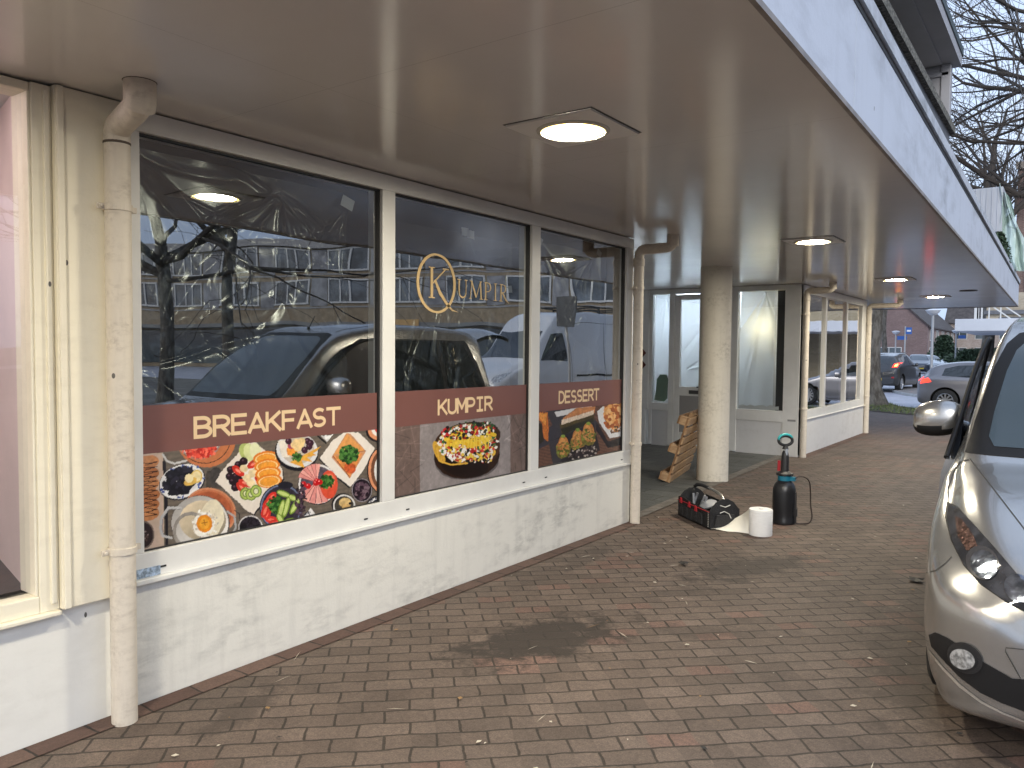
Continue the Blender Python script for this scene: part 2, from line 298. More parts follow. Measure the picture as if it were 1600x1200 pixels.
# ------------------------------------------------------------------ lettering (stroke font, flat vinyl)
def arc(cx,cy,rx,ry,a0,a1,n=14): return [(cx+rx*math.cos(R(a0+(a1-a0)*i/n)), cy+ry*math.sin(R(a0+(a1-a0)*i/n))) for i in range(n+1)]
W_=.62
GL={ 'B':[[(0,0),(0,1)],[(0,1),(.3,1)]+arc(.3,.76,.26,.24,90,-90)[1:]+[(0,.52)],[(0,.52),(.33,.52)]+arc(.33,.26,.29,.26,90,-90)[1:]+[(0,0)]],
 'R':[[(0,0),(0,1)],[(0,1),(.32,1)]+arc(.32,.73,.28,.27,90,-90)[1:]+[(0,.46)],[(.3,.46),(.62,0)]],
 'E':[[(0,0),(0,1)],[(0,1),(.55,1)],[(0,.52),(.48,.52)],[(0,0),(.55,0)]],
 'A':[[(-.03,0),(.31,1)],[(.31,1),(.65,0)],[(.09,.27),(.53,.27)]],
 'K':[[(0,0),(0,1)],[(.58,1),(.03,.42)],[(.2,.58),(.62,0)]],
 'F':[[(0,0),(0,1)],[(0,1),(.55,1)],[(0,.5),(.47,.5)]],
 'S':[arc(.3,.74,.27,.26,35,270,16)+arc(.3,.25,.29,.25,90,-150,16)[1:]],
 'T':[[(-.02,1),(.64,1)],[(.31,1),(.31,0)]],
 'U':[[(0,1),(0,.3)]+arc(.3,.3,.3,.3,180,360,14)+[(.6,1)]],
 'M':[[(-.03,0),(-.03,1)],[(-.03,1),(.31,.3)],[(.31,.3),(.65,1)],[(.65,1),(.65,0)]],
 'P':[[(0,0),(0,1)],[(0,1),(.32,1)]+arc(.32,.71,.28,.29,90,-90)[1:]+[(0,.42)]],
 'I':[[(.31,0),(.31,1)],[(.1,1),(.52,1)],[(.1,0),(.52,0)]],
 'D':[[(0,0),(0,1)],[(0,1),(.22,1)]+arc(.22,.5,.4,.5,90,-90,18)[1:]+[(0,0)]],
 'O':[arc(.31,.5,.31,.5,0,360,24)],'L':[[(0,1),(0,0)],[(0,0),(.5,0)]],'N':[[(0,0),(0,1)],[(0,1),(.6,0)],[(.6,0),(.6,1)]],
 'G':[arc(.31,.5,.3,.5,50,310,20)+[(.6,.45),(.35,.45)]],'Y':[[(0,1),(.3,.5)],[(.6,1),(.3,.5)],[(.3,.5),(.3,0)]],'H':[[(0,0),(0,1)],[(.6,0),(.6,1)],[(0,.5),(.6,.5)]],'C':[arc(.33,.5,.3,.5,50,310,20)],' ':[]}
def stroke(mb, pts, wd, fn, squeeze=1.0):
    """flat ribbon of width wd (or list) following pts; fn maps 2D->3D"""
    n=len(pts); ws=wd if isinstance(wd,(list,tuple)) else [wd]*n; L=[];Rr=[]
    for i,(x,y) in enumerate(pts):
        x0,y0=pts[max(i-1,0)]; x1,y1=pts[min(i+1,n-1)]; dx,dy=x1-x0,y1-y0; l=math.hypot(dx,dy) or 1; nx,ny=-dy/l,dx/l
        e=0
        L.append((x+nx*ws[i]/2,y+ny*ws[i]/2)); Rr.append((x-nx*ws[i]/2,y-ny*ws[i]/2))
    vs=[fn(*p) for p in L]+[fn(*p) for p in Rr]
    mb.add(vs,[(i,i+1,n+i+1,n+i) for i in range(n-1)])
def text_mb(txt, y0, y1, z0, z1, X, wd=.17, plane='YZ', layer=.0001):
    mb=MB(); H=z1-z0; n=len(txt); pitch=((y1-y0)+.0)/(n-1+.8); k=0
    for i,ch in enumerate(txt):
        oy=y0+i*pitch
        for st in GL[ch]:
            k+=1; sx=pitch*.8/.62
            def fn(u,v,oy=oy,kk=k): return (X+(kk%5)*layer, oy+u*sx, z0+(wd/2+v*(1-wd))*H) if plane=='YZ' else (oy+u*sx, X-(kk%5)*layer, z0+(wd/2+v*(1-wd))*H)
            # extend straight ends by half a stroke for square corners
            p=list(st); 
            def ext(a,b):
                d=((a[0]-b[0])*sx,(a[1]-b[1])*H); l=math.hypot(*d) or 1; e=wd*H/2
                return (a[0]+d[0]/l*e/sx, a[1]+d[1]/l*e/H)
            if ch not in 'SOCG': p[0]=ext(p[0],p[1]); p[-1]=ext(p[-1],p[-2])
            # ribbon in true metric space
            q=[(u*sx,v*H*(1-wd)) for u,v in p]
            stroke(mb,q,wd*H,lambda a,b,oy=oy,kk=k:((X+(kk%5)*layer, oy+a, z0+wd*H/2+b) if plane=='YZ' else (oy+a, X-(kk%5)*layer, z0+wd*H/2+b)))
    return mb
# ------------------------------------------------------------------ painted food prints (colour stored on a fine mesh)
class Paint:
    def __init__(s,y0,y1,z0,z1,step,X):
        s.ny=int((y1-y0)/step)+1; s.nz=int((z1-z0)/step)+1; s.X=X
        Y,Z=np.meshgrid(np.linspace(y0,y1,s.ny),np.linspace(z0,z1,s.nz)); s.Y=Y; s.Z=Z
        vx=X-0.; P=np.stack([np.full(Y.shape,X),Y,Z-HC],-1)
        r=P@np.array(CR);u=P@np.array(CU);w_=P@np.array(CW); s.U=800+F*r/w_; s.V=600-F*u/w_
        s.img=np.zeros(Y.shape+(3,)); s.rng=np.random.RandomState(3)
        s.n1=s.fbm(60); s.n2=s.fbm(14); s.n3=s.rng.rand(*Y.shape)
        s.space(0,0,1)
    def fbm(s,scale,oct=3):
        o=np.zeros(s.Y.shape); amp=1;tot=0
        for k in range(oct):
            sc_=scale*2**k; yi=s.Y*sc_; zi=s.Z*sc_; y0=np.floor(yi).astype(int); z0=np.floor(zi).astype(int); fy=yi-y0; fz=zi-z0; fy=fy*fy*(3-2*fy); fz=fz*fz*(3-2*fz)
            h=lambda a,b:((np.sin(a*127.1+b*311.7+k*17)*43758.5453)%1)
            o+=amp*((h(y0,z0)*(1-fy)+h(y0+1,z0)*fy)*(1-fz)+(h(y0,z0+1)*(1-fy)+h(y0+1,z0+1)*fy)*fz); tot+=amp; amp*=.55
        return o/tot
    def space(s,ox,oy,sc_): s.x=(s.U-ox)*sc_; s.y=(s.V-oy)*sc_; s.k=sc_
    def put(s,mask,c,var=.0,nn=None):
        c=np.array(c,float)
        v=1+((s.n1 if nn is None else nn)-.5)*2*var
        s.img[mask]=(c[None,:]*v[mask][:,None])
    def fill(s,c,var=.1): s.put(np.ones(s.Y.shape,bool),c,var)
    def inell(s,cx,cy,rx,ry,rot=0,wob=0.):
        a=R(rot); dx=s.x-cx; dy=s.y-cy; u=(dx*math.cos(a)+dy*math.sin(a))/rx; v=(dy*math.cos(a)-dx*math.sin(a))/ry
        d=np.sqrt(u*u+v*v)
        if wob: d=d+(s.n2-.5)*wob
        return d
    def ell(s,c,cx,cy,rx,ry,rot=0,var=.06,wob=0.,ring=None,shade=0.):
        d=s.inell(cx,cy,rx,ry,rot,wob); m=d<1
        if ring is not None: m&=(d>ring)
        c=np.array(c,float); v=1+(s.n1-.5)*2*var
        if shade: v=v*(1+shade*(-(s.x-cx)/rx*.5-(s.y-cy)/ry*.5))
        s.img[m]=(c[None,:]*v[m][:,None])
    def poly(s,c,pts,var=.06,wob=0.):
        X=s.x+(s.n2-.5)*wob; Yy=s.y+(s.n1-.5)*wob; ins=np.zeros(X.shape,bool); n=len(pts)
        for i in range(n):
            x0,y0=pts[i]; x1,y1=pts[(i+1)%n]
            if y0==y1: continue
            cnd=((y0>Yy)!=(y1>Yy))&(X<(x1-x0)*(Yy-y0)/(y1-y0)+x0); ins^=cnd
        s.put(ins,c,var); return ins
    def seg(s,c,pts,wd,var=.05):
        m=np.zeros(s.x.shape,bool)
        for (x0,y0),(x1,y1) in zip(pts[:-1],pts[1:]):
            dx,dy=x1-x0,y1-y0; t=np.clip(((s.x-x0)*dx+(s.y-y0)*dy)/(dx*dx+dy*dy+1e-9),0,1)
            m|=((s.x-x0-t*dx)**2+(s.y-y0-t*dy)**2)<(wd/2)**2
        s.put(m,c,var)
    def speck(s,cols,cx,cy,rx,ry,rot,n,size,inside=1.):
        for i in range(n):
            a=s.rng.rand()*6.283; q=math.sqrt(s.rng.rand())*inside; ux,uy=q*math.cos(a)*rx,q*math.sin(a)*ry; ra=R(rot)
            s.ell(cols[s.rng.randint(len(cols))],cx+ux*math.cos(ra)-uy*math.sin(ra),cy+ux*math.sin(ra)+uy*math.cos(ra),size*(.6+s.rng.rand()*.8),size*(.5+s.rng.rand()*.6),s.rng.rand()*180,.1)
    def leaf(s,cx,cy,r,n=60):
        s.ell((38,72,32),cx,cy,r*.8,r*.8,0,.3,.8)
        s.speck([(40,84,36),(62,112,48),(28,58,26),(84,132,62)],cx,cy,r,r,0,n,r*.2)
    def build(s,name,parent,rough=.28):
        me=bpy.data.meshes.new(name); inv=ROOTINV.get(parent.name)
        P=np.stack([np.full(s.Y.size,s.X),s.Y.ravel(),s.Z.ravel()],-1)
        if inv is not None: P=P+np.array(inv.translation)
        i=np.arange(s.ny*s.nz).reshape(s.nz,s.ny); q=np.stack([i[:-1,:-1],i[:-1,1:],i[1:,1:],i[1:,:-1]],-1).reshape(-1,4)
        me.vertices.add(len(P)); me.vertices.foreach_set('co',P.ravel().astype(np.float32))
        me.loops.add(q.size); me.loops.foreach_set('vertex_index',q.ravel().astype(np.int32))
        me.polygons.add(len(q)); me.polygons.foreach_set('loop_start',np.arange(0,q.size,4).astype(np.int32))
        me.update(calc_edges=True)
        c=np.clip(s.img.reshape(-1,3)/255,0,1); c=np.where(c<=.04045,c/12.92,((c+.055)/1.055)**2.4)*.9
        at=me.color_attributes.new('print','FLOAT_COLOR','POINT'); at.data.foreach_set('color',np.concatenate([c,np.ones((len(c),1))],1).ravel().astype(np.float32))
        m=MATS.get('printed film')
        if not m:
            m=mat('printed film',(.5,.5,.5),rough,coat=.3); n,b=nodes(m); an=n.nodes.new('ShaderNodeAttribute'); an.attribute_name='print'; n.links.new(an.outputs['Color'],b.inputs['Base Color'])
        me.materials.append(m); o=bpy.data.objects.new(name,me); COL.objects.link(o); o.parent=parent; ROOTINV[o.name]=inv
        return o
# ================================================================== SHOPFRONT WITH THE THREE PRINTED WINDOWS
XW=-3.32; XG=-3.355
shop=thing('shopfront','white framed three-pane food shop front with brown lettered window band and grubby low wall','shop front',(XW,4.1,0))
mb=MB(); mb.box(-3.5,XW,1.735,6.44,0,.545); obj('low_wall',mb,M_render,shop,label='cream low wall streaked with grey scuffs',bevel=.004)
fr=MB(); zt,zb=2.532,.68
fr.box(-3.44,XW+.006,1.745,6.445,zt,2.622)           # head
fr.box(-3.44,XW+.006,1.745,6.445,.566,zb)           # bottom rail
fr.box(-3.44,XW+.028,1.740,6.450,.545,.566)         # sill nose
for a,b in ((1.745,1.79),(3.25,3.355),(4.80,4.912),(6.318,6.445)): fr.box(-3.44,XW+.004,a,b,zb,zt)
frame=obj('window_frame',fr,M_frame,shop,bevel=.003)
panes=[(1.79,3.25),(3.355,4.80),(4.912,6.318)]
gk=MB()
for a,b in panes:
    for (c,d,e,f) in ((a,b,zt-.008,zt),(a,b,zb,zb+.006),(a,a+.004,zb,zt),(b-.010,b,zb,zt)): gk.box(-3.37,-3.338,c,d,e,f)
obj('gasket',gk,M_gasket,shop)
dr=MB()
for y in (1.86,3.1,3.45,4.70,5.0,6.25): dr.box(XW+.006,XW+.009,y,y+.028,.60,.608)
obj('drain_slot',dr,M_gasket,frame)
st=MB(); st.box(XW+.006,XW+.0085,1.752,1.86,.570,.612); obj('maker_sticker',st,mat('blue grey sticker',(.35,.45,.58),.5,var=.5,vscale=60),frame)
def film(name,y0,y1,z0,z1,X,anchors,parent,m,amp=.02,ny=300,nz=230,seed=1,edge=.0):
    rs=np.random.RandomState(seed); Y,Z=np.meshgrid(np.linspace(y0,y1,ny),np.linspace(z0,z1,nz)); H=np.zeros(Y.shape); FO=np.zeros(Y.shape)
    for (ay,az,nf,s0,s1) in anchors:
        dy=Y-ay; dz=Z-az; rad=np.hypot(dy,dz)+1e-4; th=np.arctan2(dz,dy)
        for k in range(nf):
            t0=R(s0+(s1-s0)*rs.rand()); wd=.010+.02*rs.rand(); ln=.45+1.2*rs.rand(); amp_=1.5*rs.randn()
            dd=(th-t0-.25*np.sin(rad*2.3+rs.rand()*6)); rg=np.exp(-(dd*rad)**2/(wd*wd*(.15+rad)))*np.exp(-(rad/ln)**2)*np.minimum(1,rad*6); H+=amp_*rg; FO+=rg*(.35+.65*rs.rand())
    for k in range(26):
        a=rs.rand()*3.14; f=4+14*rs.rand(); H+=.10*rs.randn()*np.sin(f*(Y*np.cos(a)+Z*np.sin(a))+rs.rand()*6+1.3*np.sin(3*Y+rs.rand()*6))
    for k in range(40):   # short crumples low on the sheet
        cy=y0+rs.rand()*(y1-y0); cz=z0+.1+rs.rand()**1.3*(z1-z0)*.75; a=rs.rand()*3.14; u=(Y-cy)*np.cos(a)+(Z-cz)*np.sin(a); v=-(Y-cy)*np.sin(a)+(Z-cz)*np.cos(a)
        H+=.7*rs.randn()*np.exp(-(v/.012)**2-(u/(.05+.13*rs.rand()))**2)
    Xs=X+amp*H*.5
    mb=MB(); mb.v=[(float(a),float(b),float(c)) for a,b,c in zip(Xs.ravel(),Y.ravel(),Z.ravel())]
    i=np.arange(ny*nz).reshape(nz,ny); q=np.stack([i[:-1,:-1],i[:-1,1:],i[1:,1:],i[1:,:-1]],-1).reshape(-1,4); mb.f=[tuple(int(t) for t in r) for r in q]; mb.m=[0]*len(mb.f)
    o=obj(name,mb,m,parent,recalc=False); o.data.polygons.foreach_set('use_smooth',[True]*len(o.data.polygons))
    at=o.data.attributes.new('fold','FLOAT','POINT'); at.data.foreach_set('value',np.clip(FO,0,1).ravel().astype(np.float32)); return o
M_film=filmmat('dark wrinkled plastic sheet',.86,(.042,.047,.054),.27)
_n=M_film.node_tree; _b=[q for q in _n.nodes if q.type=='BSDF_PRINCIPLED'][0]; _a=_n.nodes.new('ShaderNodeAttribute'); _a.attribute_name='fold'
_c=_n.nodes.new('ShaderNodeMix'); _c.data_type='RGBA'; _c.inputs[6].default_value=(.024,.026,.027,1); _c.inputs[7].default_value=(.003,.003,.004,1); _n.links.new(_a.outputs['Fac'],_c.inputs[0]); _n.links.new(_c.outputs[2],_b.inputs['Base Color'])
M_tape=mat('white tape',(.55,.56,.58),.5)
shop_windows=[]
for k,(a,b) in enumerate(panes):
    g=MB(); g.add([(XG,a,zb),(XG,b,zb),(XG,b,zt),(XG,a,zt)],[(0,1,2,3)])
    p=obj('window_pane',g,M_glass,shop); shop_windows.append(p)
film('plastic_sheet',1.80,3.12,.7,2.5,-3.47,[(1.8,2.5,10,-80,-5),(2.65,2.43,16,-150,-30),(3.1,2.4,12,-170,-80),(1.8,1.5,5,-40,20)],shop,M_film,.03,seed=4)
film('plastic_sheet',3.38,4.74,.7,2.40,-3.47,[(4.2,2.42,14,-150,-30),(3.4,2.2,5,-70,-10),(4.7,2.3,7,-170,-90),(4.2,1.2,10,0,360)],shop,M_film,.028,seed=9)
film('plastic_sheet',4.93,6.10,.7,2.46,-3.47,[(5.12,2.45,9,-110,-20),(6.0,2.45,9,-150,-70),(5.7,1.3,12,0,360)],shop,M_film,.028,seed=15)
tp=MB()
for (y,z,s,r_) in ((1.81,2.46,.05,.1),(3.09,2.44,.06,.4),(4.16,2.41,.05,.8),(4.22,2.40,.05,.7),(5.08,2.46,.05,.3),(6.02,2.46,.05,.2),(4.68,2.05,.045,.9)):
    tp.add([(-3.44,y+s*math.cos(r_+q*1.57+.2*(q%2)),z+s*.8*math.sin(r_+q*1.57)) for q in range(4)],[(0,1,2,3)])
obj('tape_piece',tp,M_tape,shop)
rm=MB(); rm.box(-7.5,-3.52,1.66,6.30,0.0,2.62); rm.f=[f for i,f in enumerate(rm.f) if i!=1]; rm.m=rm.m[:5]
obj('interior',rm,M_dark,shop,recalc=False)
# brown lettered band + food prints
Z0,ZB,ZT=.686,1.117,1.335
names=['BREAKFAST','KUMPIR','DESSERT']; spans=[(2.062,2.945),(3.791,4.362),(5.252,5.888)]
M_band=mat('brown vinyl',lin((119,79,73)),.38,coat=.25,var=.04,vscale=2)
M_let=mat('beige vinyl lettering',lin((226,198,158)),.45)
for k,(a,b) in enumerate(panes):
    b_=b-.012; a_=a+.004
    g=MB(); g.box(XG+.001,XG+.0035,a_,b_,ZB,ZT); band=obj('lettering_band',g,M_band,shop_windows[k])
    t=text_mb(names[k],spans[k][0],spans[k][1],1.163,1.270,XG+.004,.175)
    obj('lettering',t,M_let,shop_windows[k],recalc=False,label='cream capital letters %s'%names[k])
def L1(p): p.space(215,640,5.215)
def L2(p): p.space(400,640,6.314)
WOOD=(112,102,92)
# ---- breakfast table print
P=Paint(panes[0][0]+.004,panes[0][1]-.012,Z0,ZB,.0033,XG+.003); P.fill(WOOD,.12)
st_=(np.sin(P.Z*260+P.n2*5)*.5+.5); P.img*= (1-.10*st_)[...,None]
L1(P)
P.poly((72,66,60),[(560,500),(700,500),(760,640),(560,640)],.3)
P.poly((206,182,164),[(0,360),(205,350),(215,1130),(0,1150)],.05)
P.seg((30,28,36),[(215,430),(232,700),(238,1110)],26)
for cy_ in (430,520,610,700,780,850): P.ell((205,140,92) if cy_%20 else (190,122,76),70,cy_,110,60,-8,.18,.35)
for q in range(12): P.seg((58,28,26),[(0,425+q*38),(70,440+q*36),(160,425+q*39)],7); P.seg((70,34,28),[(160,425+q*39),(60,455+q*38)],6)
P.ell((46,34,36),45,1020,92,115,0,.2); P.ell((120,104,98),45,1020,92,115,0,.1,ring=.88); P.speck([(150,130,130),(90,70,66)],30,1040,60,60,0,40,9)
P.ell((196,120,78),560,240,240,230,0,.08); P.ell((50,42,40),545,230,215,210,0,.1,ring=.97); P.ell((228,226,222),500,190,200,215,0,.04); P.ell((150,146,140),500,190,200,215,0,.1,ring=.93)
P.ell((214,62,52),500,250,150,150,0,.3,.2); P.speck([(232,84,66),(190,44,38),(240,120,96)],500,330,140,70,0,120,12)
P.seg((205,205,205),[(205,365),(240,420),(300,440),(400,415)],16)
P.ell((70,66,64),640,550,60,80,0,.3)
P.ell((30,30,44),362,590,195,140,-22,.1); P.ell((232,232,232),360,585,188,134,-22,.05,.06); P.speck([(60,80,150),(90,110,170)],360,585,185,130,-22,40,12,1.0)
P.ell((222,222,224),360,585,150,105,-22,.05); P.speck([(26,26,36),(44,42,56),(16,16,24)],345,580,135,100,-25,260,22)
P.ell((222,190,100),480,545,48,55,20,.1); P.ell((240,222,170),480,545,38,44,20,.1); P.ell((222,180,90),430,585,55,32,-20,.1); P.ell((240,226,180),420,560,34,36,0,.05)
P.ell((196,116,80),590,830,215,190,20,.10); P.ell((172,92,60),590,830,180,160,20,.15); P.ell((206,140,104),590,830,215,190,20,.06,ring=.93)
P.ell((90,84,82),512,925,240,225,0,.1); P.ell((206,202,198),508,925,232,222,0,.05,shade=-.25); P.ell((186,172,148),530,905,190,165,0,.06,shade=.3); P.ell((150,144,138),420,980,130,150,20,.12,ring=.8)
P.seg((190,190,192),[(350,800),(250,800),(195,880),(185,970),(205,1030),(275,1045)],20); P.seg((120,120,124),[(350,812),(258,812),(208,884),(200,966),(212,1015)],5)
P.seg((170,170,172),[(730,830),(790,870),(800,960),(770,1020)],16); P.seg((60,56,56),[(790,820),(830,850),(832,900)],8)
P.ell((232,222,196),600,900,105,165,15,.08,.25); P.ell((240,236,228),540,935,95,110,0,.06,.45); P.speck([(250,248,240),(212,200,182),(190,182,172)],545,935,110,120,0,60,10)
P.ell((226,140,34),545,928,64,72,0,.10); P.ell((240,170,60),545,928,40,48,0,.1); P.seg((150,80,24),[(525,925),(570,915)],6); P.seg((150,80,24),[(540,900),(552,945)],6)
sq=[(635,585),(700,480),(905,270),(960,262),(1180,480),(1190,560),(1060,700),(945,850),(900,830),(780,720)]
P.poly((34,32,40),[(x+8,y+12) for x,y in sq],.1,14); P.poly((232,222,210),sq,.03,16); P.poly((240,232,222),[(720,590),(930,330),(1120,520),(940,760)],.03)
P.ell((178,190,112),885,345,55,75,-20,.1); P.ell((214,220,160),915,350,50,75,-15,.08); P.ell((230,232,190),960,340,46,70,-10,.06)
for (x,y) in ((865,420),(822,450),(760,490),(750,545),(775,585),(795,635),(830,575),(800,545)): P.ell((38,22,30),x,y,34,32,0,.2); P.ell((96,70,84),x-8,y-9,9,8)
for (x,y,a) in ((945,440,-35),(820,500,40),(850,640,50),(985,560,70),(880,600,20)): P.ell((206,52,38),x,y,62,30,a,.2); P.ell((240,140,120),x,y,30,10,a,.2)
for (x,y) in ((865,480),(935,520),(890,560),(925,600),(975,500)): P.ell((236,214,170),x,y,34,30,20,.15,.3)
for q in range(4): cx_,cy_=1045-8*0+q*9,395+q*62; P.ell((232,132,38),cx_,cy_,105,56,-8,.06); P.ell((250,214,150),cx_,cy_+4,88,44,-8,.06,ring=.86); P.ell((240,160,60),cx_,cy_+6,74,36,-8,.12)
for (x,y) in ((880,685),(925,690),(965,665)): P.ell((120,146,60),x,y,48,52,0,.15); P.ell((176,196,104),x,y,38,42,0,.1); P.ell((226,228,190),x,y,16,20,0,.05); P.ell((60,60,40),x,y,22,26,0,.2,ring=.8)
P.ell((26,22,28),920,960,95,92,0,.2); P.ell((200,196,196),920,960,100,98,0,.3,ring=.9); P.speck([(18,16,22),(46,40,50)],920,965,80,80,0,90,12)
L2(P)
P.ell((26,26,34),400,420,215,185,10,.1); P.ell((222,222,224),405,400,205,170,10,.04,ring=.78); P.ell((200,190,178),405,390,170,145,10,.06)
P.poly((236,228,214),[(215,310),(300,300),(330,470),(260,470)],.06,10)
P.poly((232,172,70),[(430,470),(640,360),(600,410),(560,430),(600,450),(500,470),(565,520),(450,500),(480,575),(330,520)],.1)
P.poly((236,150,60),[(300,380),(420,360),(400,470),(310,450)],.2,20)
for (x,y) in ((345,355),(510,310),(525,365),(480,400),(320,310),(540,330)): P.ell((62,32,48) if x!=345 else (176,78,98),x,y,32,34,0,.2); P.ell((130,100,120),x-8,y-10,8,8)
for (x,y) in ((400,320),(440,340),(410,380),(450,310),(380,350)): P.ell((238,208,150),x,y,36,32,0,.15,.3)
P.leaf(405,470,48)
P.poly((222,222,222),[(640,258),(760,248),(700,320)],.3,8); P.seg((24,24,30),[(610,262),(690,330)],16)
sq=[(632,480),(760,300),(870,225),(1010,225),(1175,380),(1060,600),(935,765),(890,730),(780,640)]
P.poly((26,26,34),[(x-8,y+14) for x,y in sq],.1,12); P.poly((236,228,218),sq,.03,14)
P.poly((206,150,110),[(745,470),(890,235),(930,235),(1085,410),(925,680)],.1); P.poly((228,160,92),[(765,445),(900,240),(1078,405),(1010,420)],.12,10); P.poly((220,142,78),[(770,460),(1000,440),(1060,425),(925,665),(850,580)],.2,14)
P.ell((200,92,50),930,580,60,50,30,.3,.6); P.seg((120,50,30),[(760,458),(925,668)],6); P.seg((150,80,44),[(1000,420),(1080,406)],6); P.leaf(915,440,88,120)
P.ell((28,26,34),610,740,195,200,0,.1); P.ell((226,222,222),610,735,190,195,0,.05,ring=.9); P.ell((92,84,96),610,740,172,178,0,.3)
for q in range(11):
    a=R(196+q*14) if q<6 else R(60+(q-6)*17); a2=a+R(15); r_=190 if q<6 else 225
    P.poly((236,170,160) if q%2 else (226,148,142),[(600,715),(600+r_*math.cos(a),715+r_*.95*math.sin(a)),(600+r_*math.cos(a2),715+r_*.95*math.sin(a2))],.08); P.seg((170,84,84),[(600,715),(600+r_*math.cos(a),715+r_*.95*math.sin(a))],5)
P.ell((220,84,60),720,740,85,140,0,.08); P.ell((236,120,90),720,700,60,70,0,.1)
P.leaf(695,710,66,100)
for (x,y) in ((600,705),(630,715),(470,735),(515,755),(590,725)): P.ell((196,24,30),x,y,28,28); P.ell((250,150,150),x-8,y-9,7,6)
P.ell((30,30,48),250,960,215,230,15,.15); P.ell((112,122,150),250,960,205,222,15,.1,ring=.92); P.ell((54,48,60),250,960,186,200,15,.3)
for (x,y,a) in ((150,870,-50),(110,930,-60),(110,1020,-80),(160,1090,10),(200,1120,0),(90,1000,-70)): P.ell((212,54,46),x,y,70,36,a,.15); P.ell((240,120,100),x,y,44,14,a,.15)
P.leaf(195,940,80,110)
for (x,y,a,l) in ((270,830,20,70),(300,960,-75,110),(385,950,-60,95),(250,980,-75,95),(310,1110,-25,75),(240,1080,60,60),(360,870,30,40)): P.ell((120,150,52),x,y,l,30,a,.1); P.ell((196,212,130),x,y,l*.84,18,a,.08)
P.ell((34,34,44),290,745,75,36,0,.1)
P.speck([(60,44,56),(40,30,40),(90,70,84)],440,900,50,170,0,60,16)
P.poly((228,226,226),[(455,1085),(535,970),(610,1060)],.1,8); P.speck([(40,44,60)],530,1040,60,40,0,18,7)
P.ell((24,24,30),860,940,115,115,0,.1); P.ell((214,212,210),870,950,110,112,0,.05,ring=.86); P.ell((70,66,60),870,950,90,90,0,.3); P.ell((206,176,120),880,920,60,50,0,.2,.4); P.ell((196,160,104),890,960,50,30,20,.2,.3); P.ell((40,30,30),930,925,16,14)
P.ell((26,22,30),1045,795,102,118,0,.1); P.ell((150,142,150),1045,795,100,116,0,.1,ring=.93); P.ell((52,38,50),1045,795,80,94,0,.2); P.speck([(92,70,84),(36,24,34),(120,100,110)],1045,795,70,85,0,60,18)
P.ell((40,34,34),1245,600,150,230,0,.1); P.ell((222,150,110),1250,600,142,224,0,.06); P.ell((118,76,54),1262,600,128,205,0,.15); P.ell((226,224,222),1262,600,96,165,0,.06)
P.ell((30,26,32),1215,215,130,110,0,.1); P.ell((224,150,108),1225,205,120,100,0,.06); P.ell((240,236,230),1228,190,90,80,0,.05); P.ell((220,70,66),1235,185,66,60,0,.15)
P.ell((30,30,44),1230,960,150,115,0,.1); P.ell((226,224,226),1235,965,140,105,0,.05,ring=.8); P.speck([(40,44,70)],1200,900,80,30,0,14,8)
P.build('food_print',shop_windows[0])['label']='breakfast table photo print with fried egg pan, fruit plate and cold cuts'
# ---- stuffed potato print   crop4 space: (600,560) x4
P=Paint(panes[1][0]+.004,panes[1][1]-.012,Z0,ZB,.0033,XG+.003); P.fill((146,138,138),.05)
P.img*=(1+(P.n2-.5)*.22+(P.n1-.5)*.1)[...,None]; P.space(600,560,4)
m=(P.x<225)|(P.x>790); P.img[m]*=np.array([.78,.70,.66]); 
for q in range(60):
    a=P.rng.rand()*3.14; x=P.rng.choice([P.rng.rand()*220,790+P.rng.rand()*120]); y=380+P.rng.rand()*450; l=30+P.rng.rand()*70; mm=(np.abs(-(P.x-x)*math.sin(a)+(P.y-y)*math.cos(a))<3)&(np.abs((P.x-x)*math.cos(a)+(P.y-y)*math.sin(a))<l); P.img[mm]*=1.13 if q%2 else .85
P.ell((96,90,92),520,650,200,105,-5,.1,.1); 
P.ell((44,26,18),518,610,205,140,-6,.25,.08); P.ell((72,44,26),540,560,185,130,-6,.3,.1); P.ell((26,14,12),500,665,150,78,8,.2,.1)
P.ell((62,40,24),525,505,205,105,-10,.3,.08); P.ell((206,160,60),345,590,28,75,-25,.2,.2); P.ell((216,176,70),640,600,60,30,-20,.2,.4)
P.ell((200,170,110),525,530,180,120,-5,.2,.15)
P.speck([(240,236,230),(226,190,60),(190,34,40),(34,52,36),(240,206,90),(60,110,60),(236,232,228),(210,60,50)],525,530,185,112,-5,520,11)
P.speck([(232,190,50),(242,206,70),(226,176,40)],530,490,150,60,-10,110,15)
for q in range(16): x=420+q*15; P.seg((240,206,80),[(x,430+P.rng.rand()*30),(x+10,500),(x-10+P.rng.rand()*30,560)],6)
P.speck([(24,34,28),(46,84,48),(150,30,34),(240,238,232),(30,26,30),(200,40,44)],530,450,170,52,-6,170,10)
P.speck([(240,236,232),(30,26,28),(180,40,44),(236,200,80)],520,610,160,40,5,120,10)
P.seg((226,176,70),[(330,560),(345,640),(420,665),(520,655)],10)
P.build('food_print',shop_windows[1])['label']='photo print of a baked potato heaped with cheese and diced toppings'
